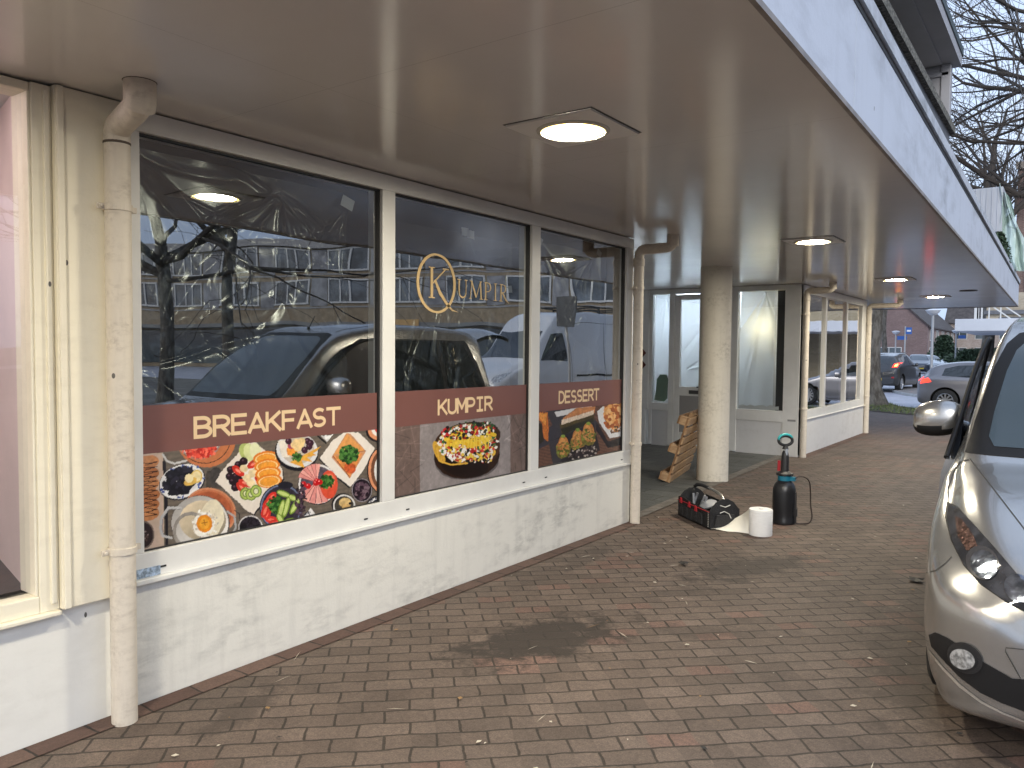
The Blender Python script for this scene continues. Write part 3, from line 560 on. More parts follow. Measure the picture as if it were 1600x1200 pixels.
# ---- dessert print
P=Paint(panes[2][0]+.004,panes[2][1]-.012,Z0,ZB,.0033,XG+.003); P.fill((104,74,62),.12); P.img*=(.88+.2*(np.sin(P.Y*60+P.Z*240+P.n2*6)*.5+.5))[...,None]; P.space(600,560,4)
P.poly((58,56,64),[(960,480),(1085,395),(1090,510),(960,570)],.1); P.poly((60,58,64),[(1000,300),(1240,280),(1350,420),(1100,520)],.1)
P.poly((38,36,42),[(1030,520),(1310,400),(1350,575),(1080,680),(1050,640)],.15); P.poly((58,56,62),[(1030,520),(1090,500),(1110,660),(1060,680)],.1)
P.poly((216,216,218),[(1065,335),(1300,290),(1300,320),(1080,365)],.05)
P.poly((78,66,34),[(1100,410),(1310,340),(1320,385),(1110,470)],.35,12); P.poly((196,132,84),[(1120,370),(1200,310),(1320,300),(1315,340),(1110,400)],.2,10); P.poly((226,206,186),[(1110,385),(1310,325),(1310,350),(1110,415)],.15,8); P.poly((40,40,24),[(1105,440),(1310,370),(1310,395),(1120,480)],.3,10)
P.poly((196,112,50),[(955,335),(1025,340),(1030,520),(1000,500),(985,400),(955,380)],.25,12); P.poly((226,150,72),[(960,340),(1020,345),(1010,420),(975,380)],.2,8); P.poly((46,40,28),[(955,400),(985,410),(1000,520),(955,540)],.4,8)
for (x,y) in ((1120,545),(1210,505),(1278,465)):
    P.ell((112,104,46),x,y+25,46,56,5,.35,.3); P.ell((190,124,66),x,y-5,34,58,0,.25,.25); P.ell((214,150,84),x-5,y-20,20,30,0,.2,.3); P.ell((130,150,60),x,y-58,14,12,0,.2,.5); P.speck([(130,140,60),(90,100,40),(206,150,90),(160,110,60)],x,y+20,44,48,0,60,7)
P.ell((34,28,32),1240,600,110,42,-22,.3,.2); P.speck([(176,166,160),(60,50,54),(24,20,24),(120,104,100)],1235,600,105,45,-22,70,7)
P.poly((30,28,34),[(1330,400),(1400,520),(1490,490),(1490,540),(1400,560),(1320,440)],.1,8); P.poly((226,226,228),[(1330,330),(1370,300),(1385,300),(1380,380),(1420,470),(1490,455),(1490,485),(1410,500),(1345,400)],.05,8)
P.poly((206,136,72),[(1375,300),(1490,280),(1490,450),(1430,460),(1400,400),(1370,370)],.25,16); P.speck([(228,164,96),(186,104,50),(240,190,130),(160,84,40)],1435,365,60,80,0,110,14); P.speck([(50,40,30),(220,210,200)],1450,440,40,16,0,22,6)
P.build('food_print',shop_windows[2])['label']='photo print of nut-topped syrup pastries on slate plates'
# ---- gold serif logo on the middle pane
M_gold=mat('gold vinyl',lin((206,178,130)),.4,var=.06,vscale=4)
lg=MB(); lx=[0]
def S(pts,wd):
    lx[0]+=1; x=XG+.002+.0001*(lx[0]%6); stroke(lg,pts,wd,lambda u,v:(x,u,v))
cy,cz,rad=3.769,2.022,.178
n=48; ringp=[(cy+rad*math.cos(2*math.pi*i/n),cz+rad*1.04*math.sin(2*math.pi*i/n)) for i in range(n+1)]
S(ringp,[.013+.012*abs(math.cos(2*math.pi*i/n)) for i in range(n+1)])
kx,kt,kb=3.722,2.124,1.926
S([(kx,kt),(kx,kb)],.024); S([(kx-.03,kt-.003),(kx+.03,kt-.003)],.007); S([(kx-.03,kb+.003),(kx+.03,kb+.003)],.007)
S([(3.858,kt-.002),(kx+.005,2.018)],.009); S([(3.826,kt-.003),(3.886,kt-.003)],.007)
S([(kx+.03,2.045),(3.80,1.965),(3.87,1.895),(3.925,1.856),(3.985,1.846)],[.020,.026,.022,.012,.002])
def serif(y,z,w_=.04): S([(y-w_/2,z),(y+w_/2,z)],.005)
zt_,zb_=2.068,1.945
def vst(y,wd,za=None,zb2=None): S([(y,za or zb_),(y,zb2 or zt_)],wd)
# U
y=3.995; vst(y,.013,zb_+.035); serif(y,zt_-.002); S([(y,zb_+.036)]+[(y+.036+.036*math.cos(R(a)),zb_+.036+.034*math.sin(R(a))) for a in range(180,361,20)],[.013]+[.011]*9+[.006]); S([(y+.072,zb_+.036),(y+.072,zt_)],.006); serif(y+.072,zt_-.002,.03)
# M
y=4.115; S([(y,zb_),(y+.012,zt_)],.006); serif(y,zb_+.002,.03); S([(y+.010,zt_),(y+.062,zb_+.01)],.014); S([(y+.062,zb_+.01),(y+.108,zt_)],.006); S([(y+.108,zt_),(y+.118,zb_)],.014); serif(y+.118,zb_+.002); serif(y+.006,zt_-.002,.024); serif(y+.112,zt_-.002,.024)
# P
y=4.282; vst(y,.013); serif(y,zt_-.002,.03); serif(y,zb_+.002,.038); S([(y,zt_-.003)]+[(y+.022+.036*math.cos(R(a)),zt_-.034+.031*math.sin(R(a))) for a in range(90,-91,-20)]+[(y,zt_-.066)],[.005]*3+[.009,.013,.013,.013,.009]+[.005]*4)
# I
y=4.395; vst(y,.013); serif(y,zt_-.002,.038); serif(y,zb_+.002,.038)
# R
y=4.462; vst(y,.013); serif(y,zt_-.002,.03); serif(y,zb_+.002,.038); S([(y,zt_-.003)]+[(y+.022+.034*math.cos(R(a)),zt_-.031+.028*math.sin(R(a))) for a in range(90,-91,-20)]+[(y,zt_-.060)],[.005]*3+[.009,.013,.013,.013,.009]+[.005]*4); S([(y+.018,zt_-.06),(y+.06,zb_+.012),(y+.10,zb_-.012)],[.012,.012,.002])
obj('logo',lg,M_gold,shop_windows[1],recalc=False,label='gold serif shop name with a ringed initial')
# ================================================================== LEFT SHOPFRONT
left=thing('shopfront','cream wooden shop window with pink-lit interior at the left edge','shop front',(XW,.5,0))
mb=MB(); mb.box(-3.5,XW,-2.5,1.735,0,.5295); obj('low_wall',mb,M_creamwall,left)
mb=MB(); mb.box(-3.5,XW+.045,1.4262,1.70,.53,2.625); mb.box(XW+.044,XW+.062,1.4285,1.455,.533,2.622); obj('pilaster',mb,M_cream,left,bevel=.005)
mb=MB(); mb.box(-3.45,XW+.02,1.352,1.425,.53,2.62); mb.box(-3.45,XW+.005,-2.5,1.352,2.585,2.62); mb.box(-3.45,XW+.012,1.340,1.352,.6,2.585); mb.box(-3.45,XW+.021,-2.5,1.351,.5305,.60); mb.box(-3.44,XW+.047,-2.5,1.424,.512,.5300)
mb.box(-3.40,XW+.034,1.392,1.412,.56,2.60); obj('window_frame',mb,M_cream,left,bevel=.004)
g=MB(); g.add([(XG,-2.5,.6),(XG,1.34,.6),(XG,1.34,2.585),(XG,-2.5,2.585)],[(0,1,2,3)]); obj('window_pane',g,M_glass2,left)
mb=MB(); mb.add([(-3.38,1.345,.6),(-4.6,1.60,.6),(-4.6,1.60,2.62),(-3.38,1.345,2.62)],[(0,1,2,3)]); mb.add([(-4.6,1.6,.6),(-4.6,-2.5,.6),(-4.6,-2.5,2.62),(-4.6,1.6,2.62)],[(0,1,2,3)]); obj('interior_wall',mb,mat('pinkish interior board',(.72,.60,.58),.6,var=.05,vscale=2),left,recalc=False)
mb=MB(); mb.box(-4.6,-3.38,-2.5,1.6,.55,.6); obj('display_floor',mb,mat('dark display floor',(.06,.055,.055),.5),left)
mb=MB(); mb.box(-4.6,-3.38,-2.5,1.6,2.622,2.66); obj('display_ceiling',mb,mat('white board',(.6,.6,.6),.6),left)
mb=MB(); mb.box(-3.75,-3.70,-.9,1.0,2.57,2.60); obj('strip_lamp',mb,mat('pink strip lamp',(1,1,1),.5,emit=(1,.80,.78),estr=15),left)
# ================================================================== ENTRANCE RECESS
rec=thing('entrance_front','grey-white recessed entrance with film-covered door and tall window','shop entrance',(-4.6,12,0))
Yr=12.0
fr=MB(); 
fr.box(-6.3,-3.36,Yr,Yr+.1,2.545,2.625)
for a,b in ((-5.86,-5.80),(-5.50,-5.40),(-4.45,-4.33),(-3.60,-3.36)): fr.box(a,b,Yr,Yr+.1,.02,2.545)
fr.box(-4.33,-3.60,Yr+.001,Yr+.1,.52,.69); fr.box(-5.80,-5.50,Yr+.001,Yr+.1,.60,.72)
recf=obj('window_frame',fr,M_frame2,rec,bevel=.004)
lw=MB(); lw.box(-4.33,-3.60,Yr+.02,Yr+.1,.0,.519); lw.box(-5.80,-5.50,Yr+.02,Yr+.1,0,.599); obj('lower_panel',lw,M_lowwhite,rec)
nb=MB(); nb.box(-3.52,-3.40,Yr-.004,Yr,.54,.57); obj('maker_sticker',nb,mat('grey sticker',(.3,.3,.3),.5),recf)
M_litfilm=filmmat('pale plastic film',1.0,(.66,.70,.74),.28)
_n=M_litfilm.node_tree; _b=[q for q in _n.nodes if q.type=='BSDF_PRINCIPLED'][0]; _t=_n.nodes.new('ShaderNodeBsdfTranslucent'); _t.inputs[0].default_value=(.80,.86,.92,1); _m=_n.nodes.new('ShaderNodeMixShader'); _m.inputs[0].default_value=.5
_x=[q for q in _n.nodes if q.type=='MIX_SHADER' and q is not _m][0]; _n.links.new(_b.outputs[0],_m.inputs[1]); _n.links.new(_t.outputs[0],_m.inputs[2]); _n.links.new(_m.outputs[0],_x.inputs[2]); 
def xzfilm(name,x0,x1,z0,z1,Y,parent,m,seed,amp=.012,anch=()):
    rs=np.random.RandomState(seed); nx,nz_=60,110; X,Z=np.meshgrid(np.linspace(x0,x1,nx),np.linspace(z0,z1,nz_)); H=np.zeros(X.shape)
    for (ax,az,nf,s0,s1) in anch:
        dx=X-ax; dz=Z-az; rad=np.hypot(dx,dz)+1e-4; th=np.arctan2(dz,dx)
        for k in range(nf): t0=R(s0+(s1-s0)*rs.rand()); H+=rs.randn()*1.3*np.exp(-((th-t0)*rad)**2/(.022**2*(.15+rad)))*np.exp(-(rad/(.4+rs.rand()))**2)
    for k in range(22): a=(rs.rand()-.5)*1.2; f=6+22*rs.rand(); H+=.22*rs.randn()*np.sin(f*(X*np.cos(a)+Z*np.sin(a))+rs.rand()*6)
    mb=MB(); mb.v=[(float(a),float(b),float(c)) for a,b,c in zip(X.ravel(),(Y+amp*H).ravel(),Z.ravel())]; i=np.arange(nx*nz_).reshape(nz_,nx); mb.f=[tuple(int(t) for t in r) for r in np.stack([i[:-1,:-1],i[:-1,1:],i[1:,1:],i[1:,:-1]],-1).reshape(-1,4)]; mb.m=[0]*len(mb.f)
    o=obj(name,mb,m,parent,recalc=False); o.data.polygons.foreach_set('use_smooth',[True]*len(o.data.polygons)); return o
g=MB(); g.add([(-4.33,Yr+.05,.69),(-3.60,Yr+.05,.69),(-3.60,Yr+.05,2.545),(-4.33,Yr+.05,2.545)],[(0,1,2,3)]); wp=obj('window_pane',g,M_glass2,rec)
xzfilm('plastic_sheet',-4.32,-3.78,.74,2.56,Yr+.095,wp,M_litfilm,12,.006,anch=[(-3.93,2.52,16,-125,-65)])
g=MB(); g.add([(-4.31,Yr+.075,.70),(-3.68,Yr+.075,.70)]+[(-3.68-.063*q,Yr+.075,.74+.05*random.random()) for q in range(11)],[tuple(range(13))]); obj('sheet_hem',g,mat('white plastic hem',(.6,.62,.62),.35),wp)
g=MB(); g.add([(-5.80,Yr+.05,.72),(-5.50,Yr+.05,.72),(-5.50,Yr+.05,2.545),(-5.80,Yr+.05,2.545)],[(0,1,2,3)]); sp=obj('window_pane',g,M_glass2,rec)
xzfilm('plastic_sheet',-5.79,-5.51,.76,2.56,Yr+.095,sp,M_litfilm,5,.008,anch=[(-5.6,2.5,5,-130,-60)])
g=MB(); pts=[(-5.78,.76),(-5.60,.74),(-5.54,.80),(-5.53,1.12),(-5.56,1.20),(-5.68,1.20),(-5.74,1.12),(-5.75,.95)]; g.add([(x,Yr+.07,z) for x,z in pts],[tuple(range(8))]); obj('green_patch',g,mat('green foil',(.03,.16,.07),.4),sp)
# door
door=thing('door_dummy','x','x'); bpy.data.objects.remove(door)
dm=MB(); dx0,dx1=-5.395,-4.455
dm.box(dx0,dx0+.09,Yr+.012,Yr+.07,.03,2.53); dm.box(dx1-.09,dx1,Yr+.012,Yr+.07,.03,2.53); dm.box(dx0+.09,dx1-.09,Yr+.013,Yr+.07,2.44,2.53); dm.box(dx0+.09,dx1-.09,Yr+.013,Yr+.07,.86,1.01); dm.box(dx0+.09,dx1-.09,Yr+.013,Yr+.07,.03,.25)
door=obj('door',dm,M_frame2,rec,bevel=.004)
g=MB(); g.box(dx0+.09,dx1-.09,Yr+.03,Yr+.06,.25,.86); obj('door_panel',g,mat('grey door panel',(.30,.29,.28),.5),door)
g=MB(); g.add([(dx0+.09,Yr+.035,1.01),(dx1-.09,Yr+.035,1.01),(dx1-.09,Yr+.035,2.44),(dx0+.09,Yr+.035,2.44)],[(0,1,2,3)]); obj('door_pane',g,M_glass2,door)
xzfilm('plastic_sheet',dx0+.09,dx1-.09,1.0,2.45,Yr+.08,door,M_litfilm,8,.01,anch=[(-5.2,1.3,6,-20,40),(-4.6,2.4,5,-150,-90)])
g=MB(); g.box(-5.13,-4.86,Yr+.002,Yr+.014,.895,.955); obj('letter_slot',g,mat('dark steel',(.12,.12,.12),.35,metal=.8),door)
g=MB(); g.box(-4.51,-4.47,Yr-.03,Yr+.012,.98,1.14); g.box(-4.51,-4.47,Yr-.02,Yr+.012,1.18,1.28); g.box(-4.60,-4.50,Yr-.045,Yr-.03,1.08,1.10); g.box(-4.93,-4.90,Yr-.02,Yr+.012,1.36,1.48); g.box(-4.99,-4.88,Yr-.02,Yr+.012,1.0,1.02); obj('door_handle',g,mat('black handle',(.03,.03,.03),.4),door)
# side return of the recess (angled narrow window) and its walls
mb=MB(); mb.box(-6.3,-5.90,Yr-.02,Yr+.1,0,.60); mb.box(-6.3,-5.86,Yr-.02,Yr+.1,.6,.72); mb.box(-5.98,-5.86,Yr-.02,Yr+.1,.72,2.625); obj('side_frame',mb,M_frame2,rec,bevel=.004)
mb=MB(); mb.box(-6.4,-3.62,Yr+.102,Yr+.95,0.0,2.61); mb.f=[f for i,f in enumerate(mb.f) if i!=2]; mb.m=mb.m[:5]; obj('interior',mb,mat('pale lobby wall',(.55,.56,.57),.8,var=.15,vscale=1.2),rec,recalc=False)
mb=MB(); mb.lathe([(0,.06),(.05,.04),(.07,0),(.05,-.05),(0,-.06)],16,Matrix.Translation((-3.97,Yr+.36,2.0))); obj('lit_work_lamp',mb,mat('lit work lamp',(1,1,1),.5,emit=(1,.82,.45),estr=19),rec,smooth=True)
mb=MB(); mb.box(-6.0,-4.4,Yr+.72,Yr+.86,2.56,2.58); obj('added_backlight',mb,mat('added backlight panel',(1,1,1),.5,emit=(.82,.91,1.0),estr=13),rec)  # added unseen glowing panel, backlights the plastic film from inside
mb=MB(); mb.box(-3.76,-3.62,Yr+.16,Yr+.9,0,2.6); obj('dark_post',mb,M_dark,rec)
mb=MB(); mb.add([(-3.5,6.445,0),(-6.6,6.445,0),(-6.6,6.445,2.62),(-3.5,6.445,2.62)],[(0,1,2,3)]); mb.add([(-6.6,6.445,0),(-6.6,12.2,0),(-6.6,12.2,2.62),(-6.6,6.445,2.62)],[(0,1,2,3)]); obj('side_wall',mb,M_lowwhite,rec,recalc=False)
g=MB(); g.box(-5.93,-5.91,Yr-.05,Yr-.03,.72,2.5); 
g=MB(); 
for z in (1.36,1.56): g.add([(-5.99,Yr-.024,z-.1),(-5.90,Yr-.024,z),(-5.99,Yr-.024,z+.1)],[(0,1,2)])
obj('red_sticker',g,mat('brown red sticker',(.12,.03,.02),.5),rec)
# ================================================================== FAR SHOPFRONT
far=thing('shopfront','far shop front of narrow clear panes and white lower panels beyond the recess','shop front',(-3.36,14,0))
XF=-3.36
mb=MB(); mb.box(-3.5,XF,12.11,16.55,0,.55); mb.box(-3.6,XF,Yr+.001,12.11,0,2.62); obj('low_wall',mb,M_lowwhite,far,bevel=.004)
fr=MB(); fr.box(-3.46,XF+.006,12.1,16.55,2.50,2.622); fr.box(-3.46,XF+.006,12.1,16.55,.552,.69); fr.box(-3.46,XF+.03,12.1,16.56,.55,.56)
for a,b in ((12.115,12.2),(13.42,13.52),(14.86,14.96),(16.12,16.24)): fr.box(-3.46,XF+.004,a,b,.69,2.5)
fr.box(-3.6,XF+.002,16.24,16.55,.56,2.622); obj('window_frame',fr,M_frame,far,bevel=.003)
for a,b in ((12.2,13.42),(13.52,14.86),(14.96,16.12)):
    g=MB(); g.add([(XF-.03,a,.69),(XF-.03,b,.69),(XF-.03,b,2.5),(XF-.03,a,2.5)],[(0,1,2,3)]); obj('window_pane',g,M_glass,far)
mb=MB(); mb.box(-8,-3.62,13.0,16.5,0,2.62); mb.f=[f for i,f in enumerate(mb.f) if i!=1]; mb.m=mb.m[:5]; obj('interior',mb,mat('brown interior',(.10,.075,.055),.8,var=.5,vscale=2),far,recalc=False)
mb=MB(); mb.box(-8,-3.36,16.5,16.55,0,2.62); obj('end_wall',mb,M_frame2,far)
mb=MB()
for y in (13.5,13.75,14.6,15.4): mb.lathe([(.0,.05),(.05,.03),(.06,0),(.0,-.05)],10,Matrix.Translation((-4.3,y,2.02)))
obj('interior_bulb',mb,mat('warm bulb',(1,1,1),.5,emit=(1,.75,.45),estr=9),far)
mb=MB(); mb.box(-4.5,-4.48,13.3,13.6,1.80,1.9); obj('red_lit_sign',mb,mat('red lit sign',(1,.1,.05),.5,emit=(1,.08,.03),estr=6),far)
# ================================================================== CANOPY
can=thing('canopy','long white canopy with glossy grey soffit and deep pale fascia over the pavement','canopy',(-2,8,2.63))
def fx(y): return -.79-.0137*(y-2.3)
M_soffit=mat('glossy grey soffit panel',(.78,.765,.75),.145,spec=.55,var=.035,vscale=.7,rvar=.04,bump=.02,bscale=2.5)
so_=MB(); ys=[-4.0]+[round(3.62+1.53*k-1.53*4,3) for k in range(0,20) if -4<3.62+1.53*k-1.53*4<19.9]+[19.95]; mid=-2.44
for a,b in zip(ys[:-1],ys[1:]):
    so_.add([(-7.2,a+.0006,2.63),(mid-.0005,a+.0006,2.63),(mid-.0005,b-.0006,2.63),(-7.2,b-.0006,2.63)],[(3,2,1,0)])
    so_.add([(mid+.0005,a+.0006,2.63),(fx(a)-.012,a+.0006,2.63),(fx(b)-.012,b-.0006,2.63),(mid+.0005,b-.0006,2.63)],[(3,2,1,0)])
obj('soffit',so_,M_soffit,can,recalc=False)
bk=MB(); bk.add([(-7.2,-4,2.636),(fx(-4)-.01,-4,2.636),(fx(19.95)-.01,19.95,2.636),(-7.2,19.95,2.636)],[(3,2,1,0)]); obj('soffit_gap',bk,mat('dark joint',(.2,.19,.18),.8),can,recalc=False)
M_fascia=grimy('white metal fascia',(.68,.72,.80),(.20,.21,.22),.38,.35,flecks=.06)
fa=MB(); fb=[-4,0.6,3.6,6.6,9.6,12.6,15.6,18.0,20.0]
for a,b in zip(fb[:-1],fb[1:]):
    p=[(fx(a+.003),a+.003),(fx(b-.003),b-.003)]
    vs=[(p[0][0],p[0][1],2.622),(p[1][0],p[1][1],2.622),(p[1][0],p[1][1],3.085),(p[0][0],p[0][1],3.085)]; fa.add(vs+[(x-.012,y,z) for x,y,z in vs],[(0,1,2,3),(7,6,5,4),(0,4,5,1),(3,2,6,7),(0,3,7,4),(1,5,6,2)])
fa.box(-7.2,fx(20)-.001,19.985,20.0,2.622,3.085)
fasc=obj('fascia',fa,M_fascia,can)
tr=MB(); tr.add([(fx(-4)-.012,-4,2.618),(fx(-4)+.006,-4,2.618),(fx(20)+.006,20.006,2.618),(fx(20)-.012,20.006,2.618),(fx(-4)-.012,-4,2.640),(fx(-4)+.006,-4,2.640),(fx(20)+.006,20.006,2.640),(fx(20)-.012,20.006,2.640)],[(0,3,2,1),(4,5,6,7),(0,1,5,4),(1,2,6,5),(2,3,7,6),(3,0,4,7)])
tr.box(-7.2,fx(20),20.0,20.01,2.618,2.64); obj('lower_trim',tr,mat('brownish metal trim',(.30,.27,.25),.5,var=.2,vscale=6),can)
tp=MB()
for (o1,o2,z0,z1) in ((-.03,.004,3.085,3.115),(-.05,.022,3.115,3.19)):
    A=[(fx(-4)+o1,-4),(fx(-4)+o2,-4),(fx(20)+o2,20.02),(fx(20)+o1,20.02)]; tp.mi=0 if z0<3.1 else 1
    tp.add([(x,y,z0) for x,y in A]+[(x,y,z1) for x,y in A],[(0,3,2,1),(4,5,6,7),(0,1,5,4),(1,2,6,5),(2,3,7,6),(3,0,4,7)])
obj('roof_edge',tp,[mat('shadow gap',(.05,.05,.05),.7),grimy('roof edge metal',(.62,.65,.70),(.15,.15,.14),.5,.6,flecks=.3)],can)
rf=MB(); rf.add([(-7.2,-4,3.12),(fx(-4)-.05,-4,3.12),(fx(20)-.05,19.95,3.12),(-7.2,19.95,3.12)],[(0,1,2,3)]); obj('roof',rf,mat('bitumen roof',(.06,.06,.06),.9),can)
hp=MB(); hp.lathe([(.13,2.622),(.13,2.634)],24,Matrix.Translation((-1.449,14.66,0))); obj('soffit_vent',hp,mat('dark vent',(.05,.05,.05),.6),can)
# column
colm=thing('column','round cream concrete column standing on the pavement under the canopy','column',(-3.6,9.2,0))
cmb=MB(); cmb.lathe([(.192,0),(.19,.02),(.19,2.60),(.191,2.63)],48,Matrix.Translation((-3.6,9.2,0))); obj('shaft',cmb,grimy('cream column paint',(.66,.62,.54),(.30,.27,.22),.45,2.2),colm,smooth=True)
# ceiling lights
M_lampplate=mat('lamp plate',(.82,.81,.79),.35); M_lampglow=mat('lit lamp diffuser',(1,1,1),.5,emit=(1,.90,.70),estr=LAMP_POWER)
def ceiling_light(x,y,label,rz=0.):
    t=thing('ceiling_light',label,'ceiling light',(x,y,2.63),rz,'round ceiling lights in the canopy soffit')
    m=MB(); m.box(-.235,.235,-.235,.235,-.0015,.0); obj('shadow_gap',m,M_gasket,t,world=False)
    m=MB()
    n=40; o=[]; i_=[]
    for k in range(n):
        a=2*math.pi*k/n+math.pi/4; c,s=math.cos(a),math.sin(a); q=.225/max(abs(c),abs(s)); o.append((c*q,s*q)); i_.append((c*.172,s*.172))
    vs=[(u,v,-.010) for u,v in o]+[(u,v,-.010) for u,v in i_]+[(u,v,-.0016) for u,v in o]; fs=[(k,(k+1)%n,(k+1)%n+n,k+n) for k in range(n)]+[(k,k+2*n,(k+1)%n+2*n,(k+1)%n) for k in range(n)]
    m.add(vs,fs); pl=obj('plate',m,M_lampplate,t,world=False)
    m=MB(); m.lathe([(.172,-.010),(.168,-.018),(.152,-.020),(.148,-.012)],40,cap=False); obj('ring',m,mat('lamp ring',(.6,.58,.5),.3),t,world=False,smooth=True)
    m=MB(); m.lathe([(.0,-.020),(.07,-.019),(.125,-.016)],40,cap=False); obj('diffuser',m,M_lampglow,t,world=False,smooth=True)
    m=MB(); m.lathe([(.125,-.016),(.142,-.014),(.149,-.011)],40,cap=False); obj('diffuser_rim',m,mat('warm lamp rim',(1,1,1),.5,emit=(1,.74,.22),estr=2.6),t,world=False,smooth=True)
    return t
ceiling_light(-1.925,3.11,'largest lit ceiling light, nearest to the camera, above the food shop windows')
ceiling_light(-1.99,7.44,'second lit ceiling light along the canopy, right above the round column side')
ceiling_light(-2.06,11.9,'third lit ceiling light, over the pavement by the far shop front')
ceiling_light(-2.08,15.85,'smallest lit ceiling light near the far end of the canopy')
t=ceiling_light(-2.0,.05,'lit ceiling light behind the camera near the cream pilaster')
# ================================================================== DRAIN PIPES
def elbow(p0,d0,p1,n=6):
    return [Vector(p0).lerp(Vector(p1),0)]
def bend(a,b,c,r=.07,n=6):
    a,b,c=map(Vector,(a,b,c)); d1=(a-b).normalized(); d2=(c-b).normalized(); p,q=b+d1*r,b+d2*r
    return [((1-t)**2*p+2*t*(1-t)*b+t*t*q) for t in [i/n for i in range(n+1)]]
def drain_pipe(x,y,run,label,rad=.05,m=M_pipe,ztop=2.44,brk=(2.17,.74),near=False):
    t=thing('drain_pipe',label,'drain pipe',(x,y,0),0,'drain pipes down the shop fronts')
    m1=MB(); m1.tube([(x,y,0.0),(x,y,.6),(x,y,1.6),(x,y,ztop)],rad,24); m1.lathe([(rad+.001,ztop-.07),(rad+.006,ztop-.065),(rad+.006,ztop-.005),(rad+.001,ztop)],24,Matrix.Translation((x,y,0))) if not near else None
    obj('pipe',m1,m,t,smooth=True)
    m2=MB()
    if near: pts=[(x,y,ztop-.01)]+bend((x,y,ztop-.01),(x,y,ztop+.05),(x+run*.8,y-.03,2.56),.04)+bend((x,y,ztop+.03),(x+run,y-.03,2.55),(x+run,y-.03,2.64),.05)+[(x+run,y-.03,2.632)]
    else: pts=[(x,y,ztop-.01)]+bend((x,y,ztop-.2),(x,y,ztop+.08),(x+run,y,ztop+.08),.07)+bend((x,y,ztop+.08),(x+run,y,ztop+.08),(x+run,y,2.8),.07)+[(x+run,y,2.632)]
    m2.tube(pts,rad*(1.0 if not near else 1.02),20)
    if near: m2.tube([Vector((x+run,y-.03,2.632)),Vector((x+run,y-.03,2.55)),Vector((x+run-.012,y-.028,2.535))],rad*1.18,20)
    else: m2.lathe([(rad*1.15,2.53),(rad*1.15,2.632)],20,Matrix.Translation((x+run,y,0)))
    obj('elbow',m2,m,t,smooth=True)
    if near:
        mj=MB(); mj.lathe([(rad*.99,ztop-.012),(rad*1.035,ztop-.010),(rad*1.035,ztop-.002),(rad*.99,ztop)],24,Matrix.Translation((x,y,0)),cap=False); mj.lathe([(rad*1.19,2.628),(rad*1.24,2.63)],24,Matrix.Translation((x+run,y-.03,0))); obj('pipe_joint',mj,mat('dark chipped joint',(.09,.07,.055),.8),t)
    for z in brk:
        m3=MB(); m3.lathe([(rad+.002,z-.014),(rad+.006,z-.014),(rad+.006,z+.014),(rad+.002,z+.014)],24,Matrix.Translation((x,y,0))); m3.box(x-.012,x+.004,y-rad-.034,y-rad-.002,z-.012,z+.012); m3.box(x-.012,x+.004,y+rad+.002,y+rad+.028,z-.012,z+.012)
        m3.tube([(x+.004,y-rad-.022,z),(x+.014,y-rad-.022,z)],.007,8)
        m3.box(x-.10,x-.04,y-.015,y+.015,z-.010,z+.010); obj('bracket',m3,m,t,bevel=.001)
    return t
drain_pipe(-3.225,1.645,.24,'nearest chipped drain pipe with fat bent elbow, left of the breakfast window',.051,near=True)
drain_pipe(-3.25,6.42,.33,'drain pipe at the right end of the dessert window',.046)
drain_pipe(-3.295,12.05,.37,'drain pipe at the corner right of the recessed entrance',.048)
drain_pipe(-3.31,16.50,.55,'farthest drain pipe at the end of the far shop front',.048)
g=MB(); g.box(-3.201,-3.199,6.395,6.45,1.565,1.605); 
# ================================================================== FLATS ABOVE
fl=thing('apartment_building','grey upper storey with deep window bay above the canopy','flats',(-3,4,3.2))
M_slate=mat('dark slate cladding',(.13,.135,.15),.6,var=.2,vscale=3); M_moss=mat('mossy ledge',(.20,.19,.16),.9,var=.6,vscale=30,bump=1.,bscale=40); M_pan=mat('grey white panel',(.42,.42,.44),.6,var=.05,vscale=2)
mb=MB(); mb.box(-6,-1.5,-5,12.25,3.125,4.62); obj('wall',mb,M_slate,fl)
mb=MB(); mb.box(-1.6,-1.485,-5,12.27,3.9,3.915); mb.box(-1.6,-1.49,-5,12.26,4.35,4.36); obj('cladding_joint',mb,mat('pale joint',(.3,.3,.32),.6),fl)
mb=MB(); mb.box(-2.6,-1.44,-5,12.33,4.62,4.72); obj('window_ledge',mb,M_moss,fl)
mb=MB(); mb.box(-2.7,-1.40,-5,12.42,5.56,5.72); mb.box(-6,-1.5,-5,12.3,5.72,5.9); obj('eaves',mb,M_pan,fl)
mb=MB(); mb.box(-2.7,-1.385,-5,12.44,5.70,5.80); obj('roof_trim',mb,mat('dark green trim',(.04,.06,.06),.5),fl)
mb=MB(); mb.box(-2.7,-1.56,12.2,12.32,4.72,5.56); mb.box(-2.0,-1.55,12.18,12.2,4.78,4.84); mb.box(-2.0,-1.52,12.17,12.2,5.4,5.46); mb.box(-1.62,-1.5,12.17,12.34,4.72,5.56); obj('end_panel',mb,M_pan,fl,bevel=.01)
mb=MB(); mb.box(-2.7,-2.6,-5,12.2,4.72,5.56); obj('window_wall',mb,mat('dark window glass',(.05,.06,.07),.08,spec=.8),fl)
mb=MB(); mb.box(-1.60,-1.52,6.9,6.98,4.72,5.56); mb.box(-1.60,-1.52,2.9,2.98,4.72,5.56); obj('mullion',mb,M_frame,fl)
mb=MB(); mb.box(-2.5,-1.6,-5,12.1,5.535,5.55); mb.box(-2.2,-1.85,-5,12.0,5.52,5.535); obj('ceiling_moulding',mb,M_pan,fl)
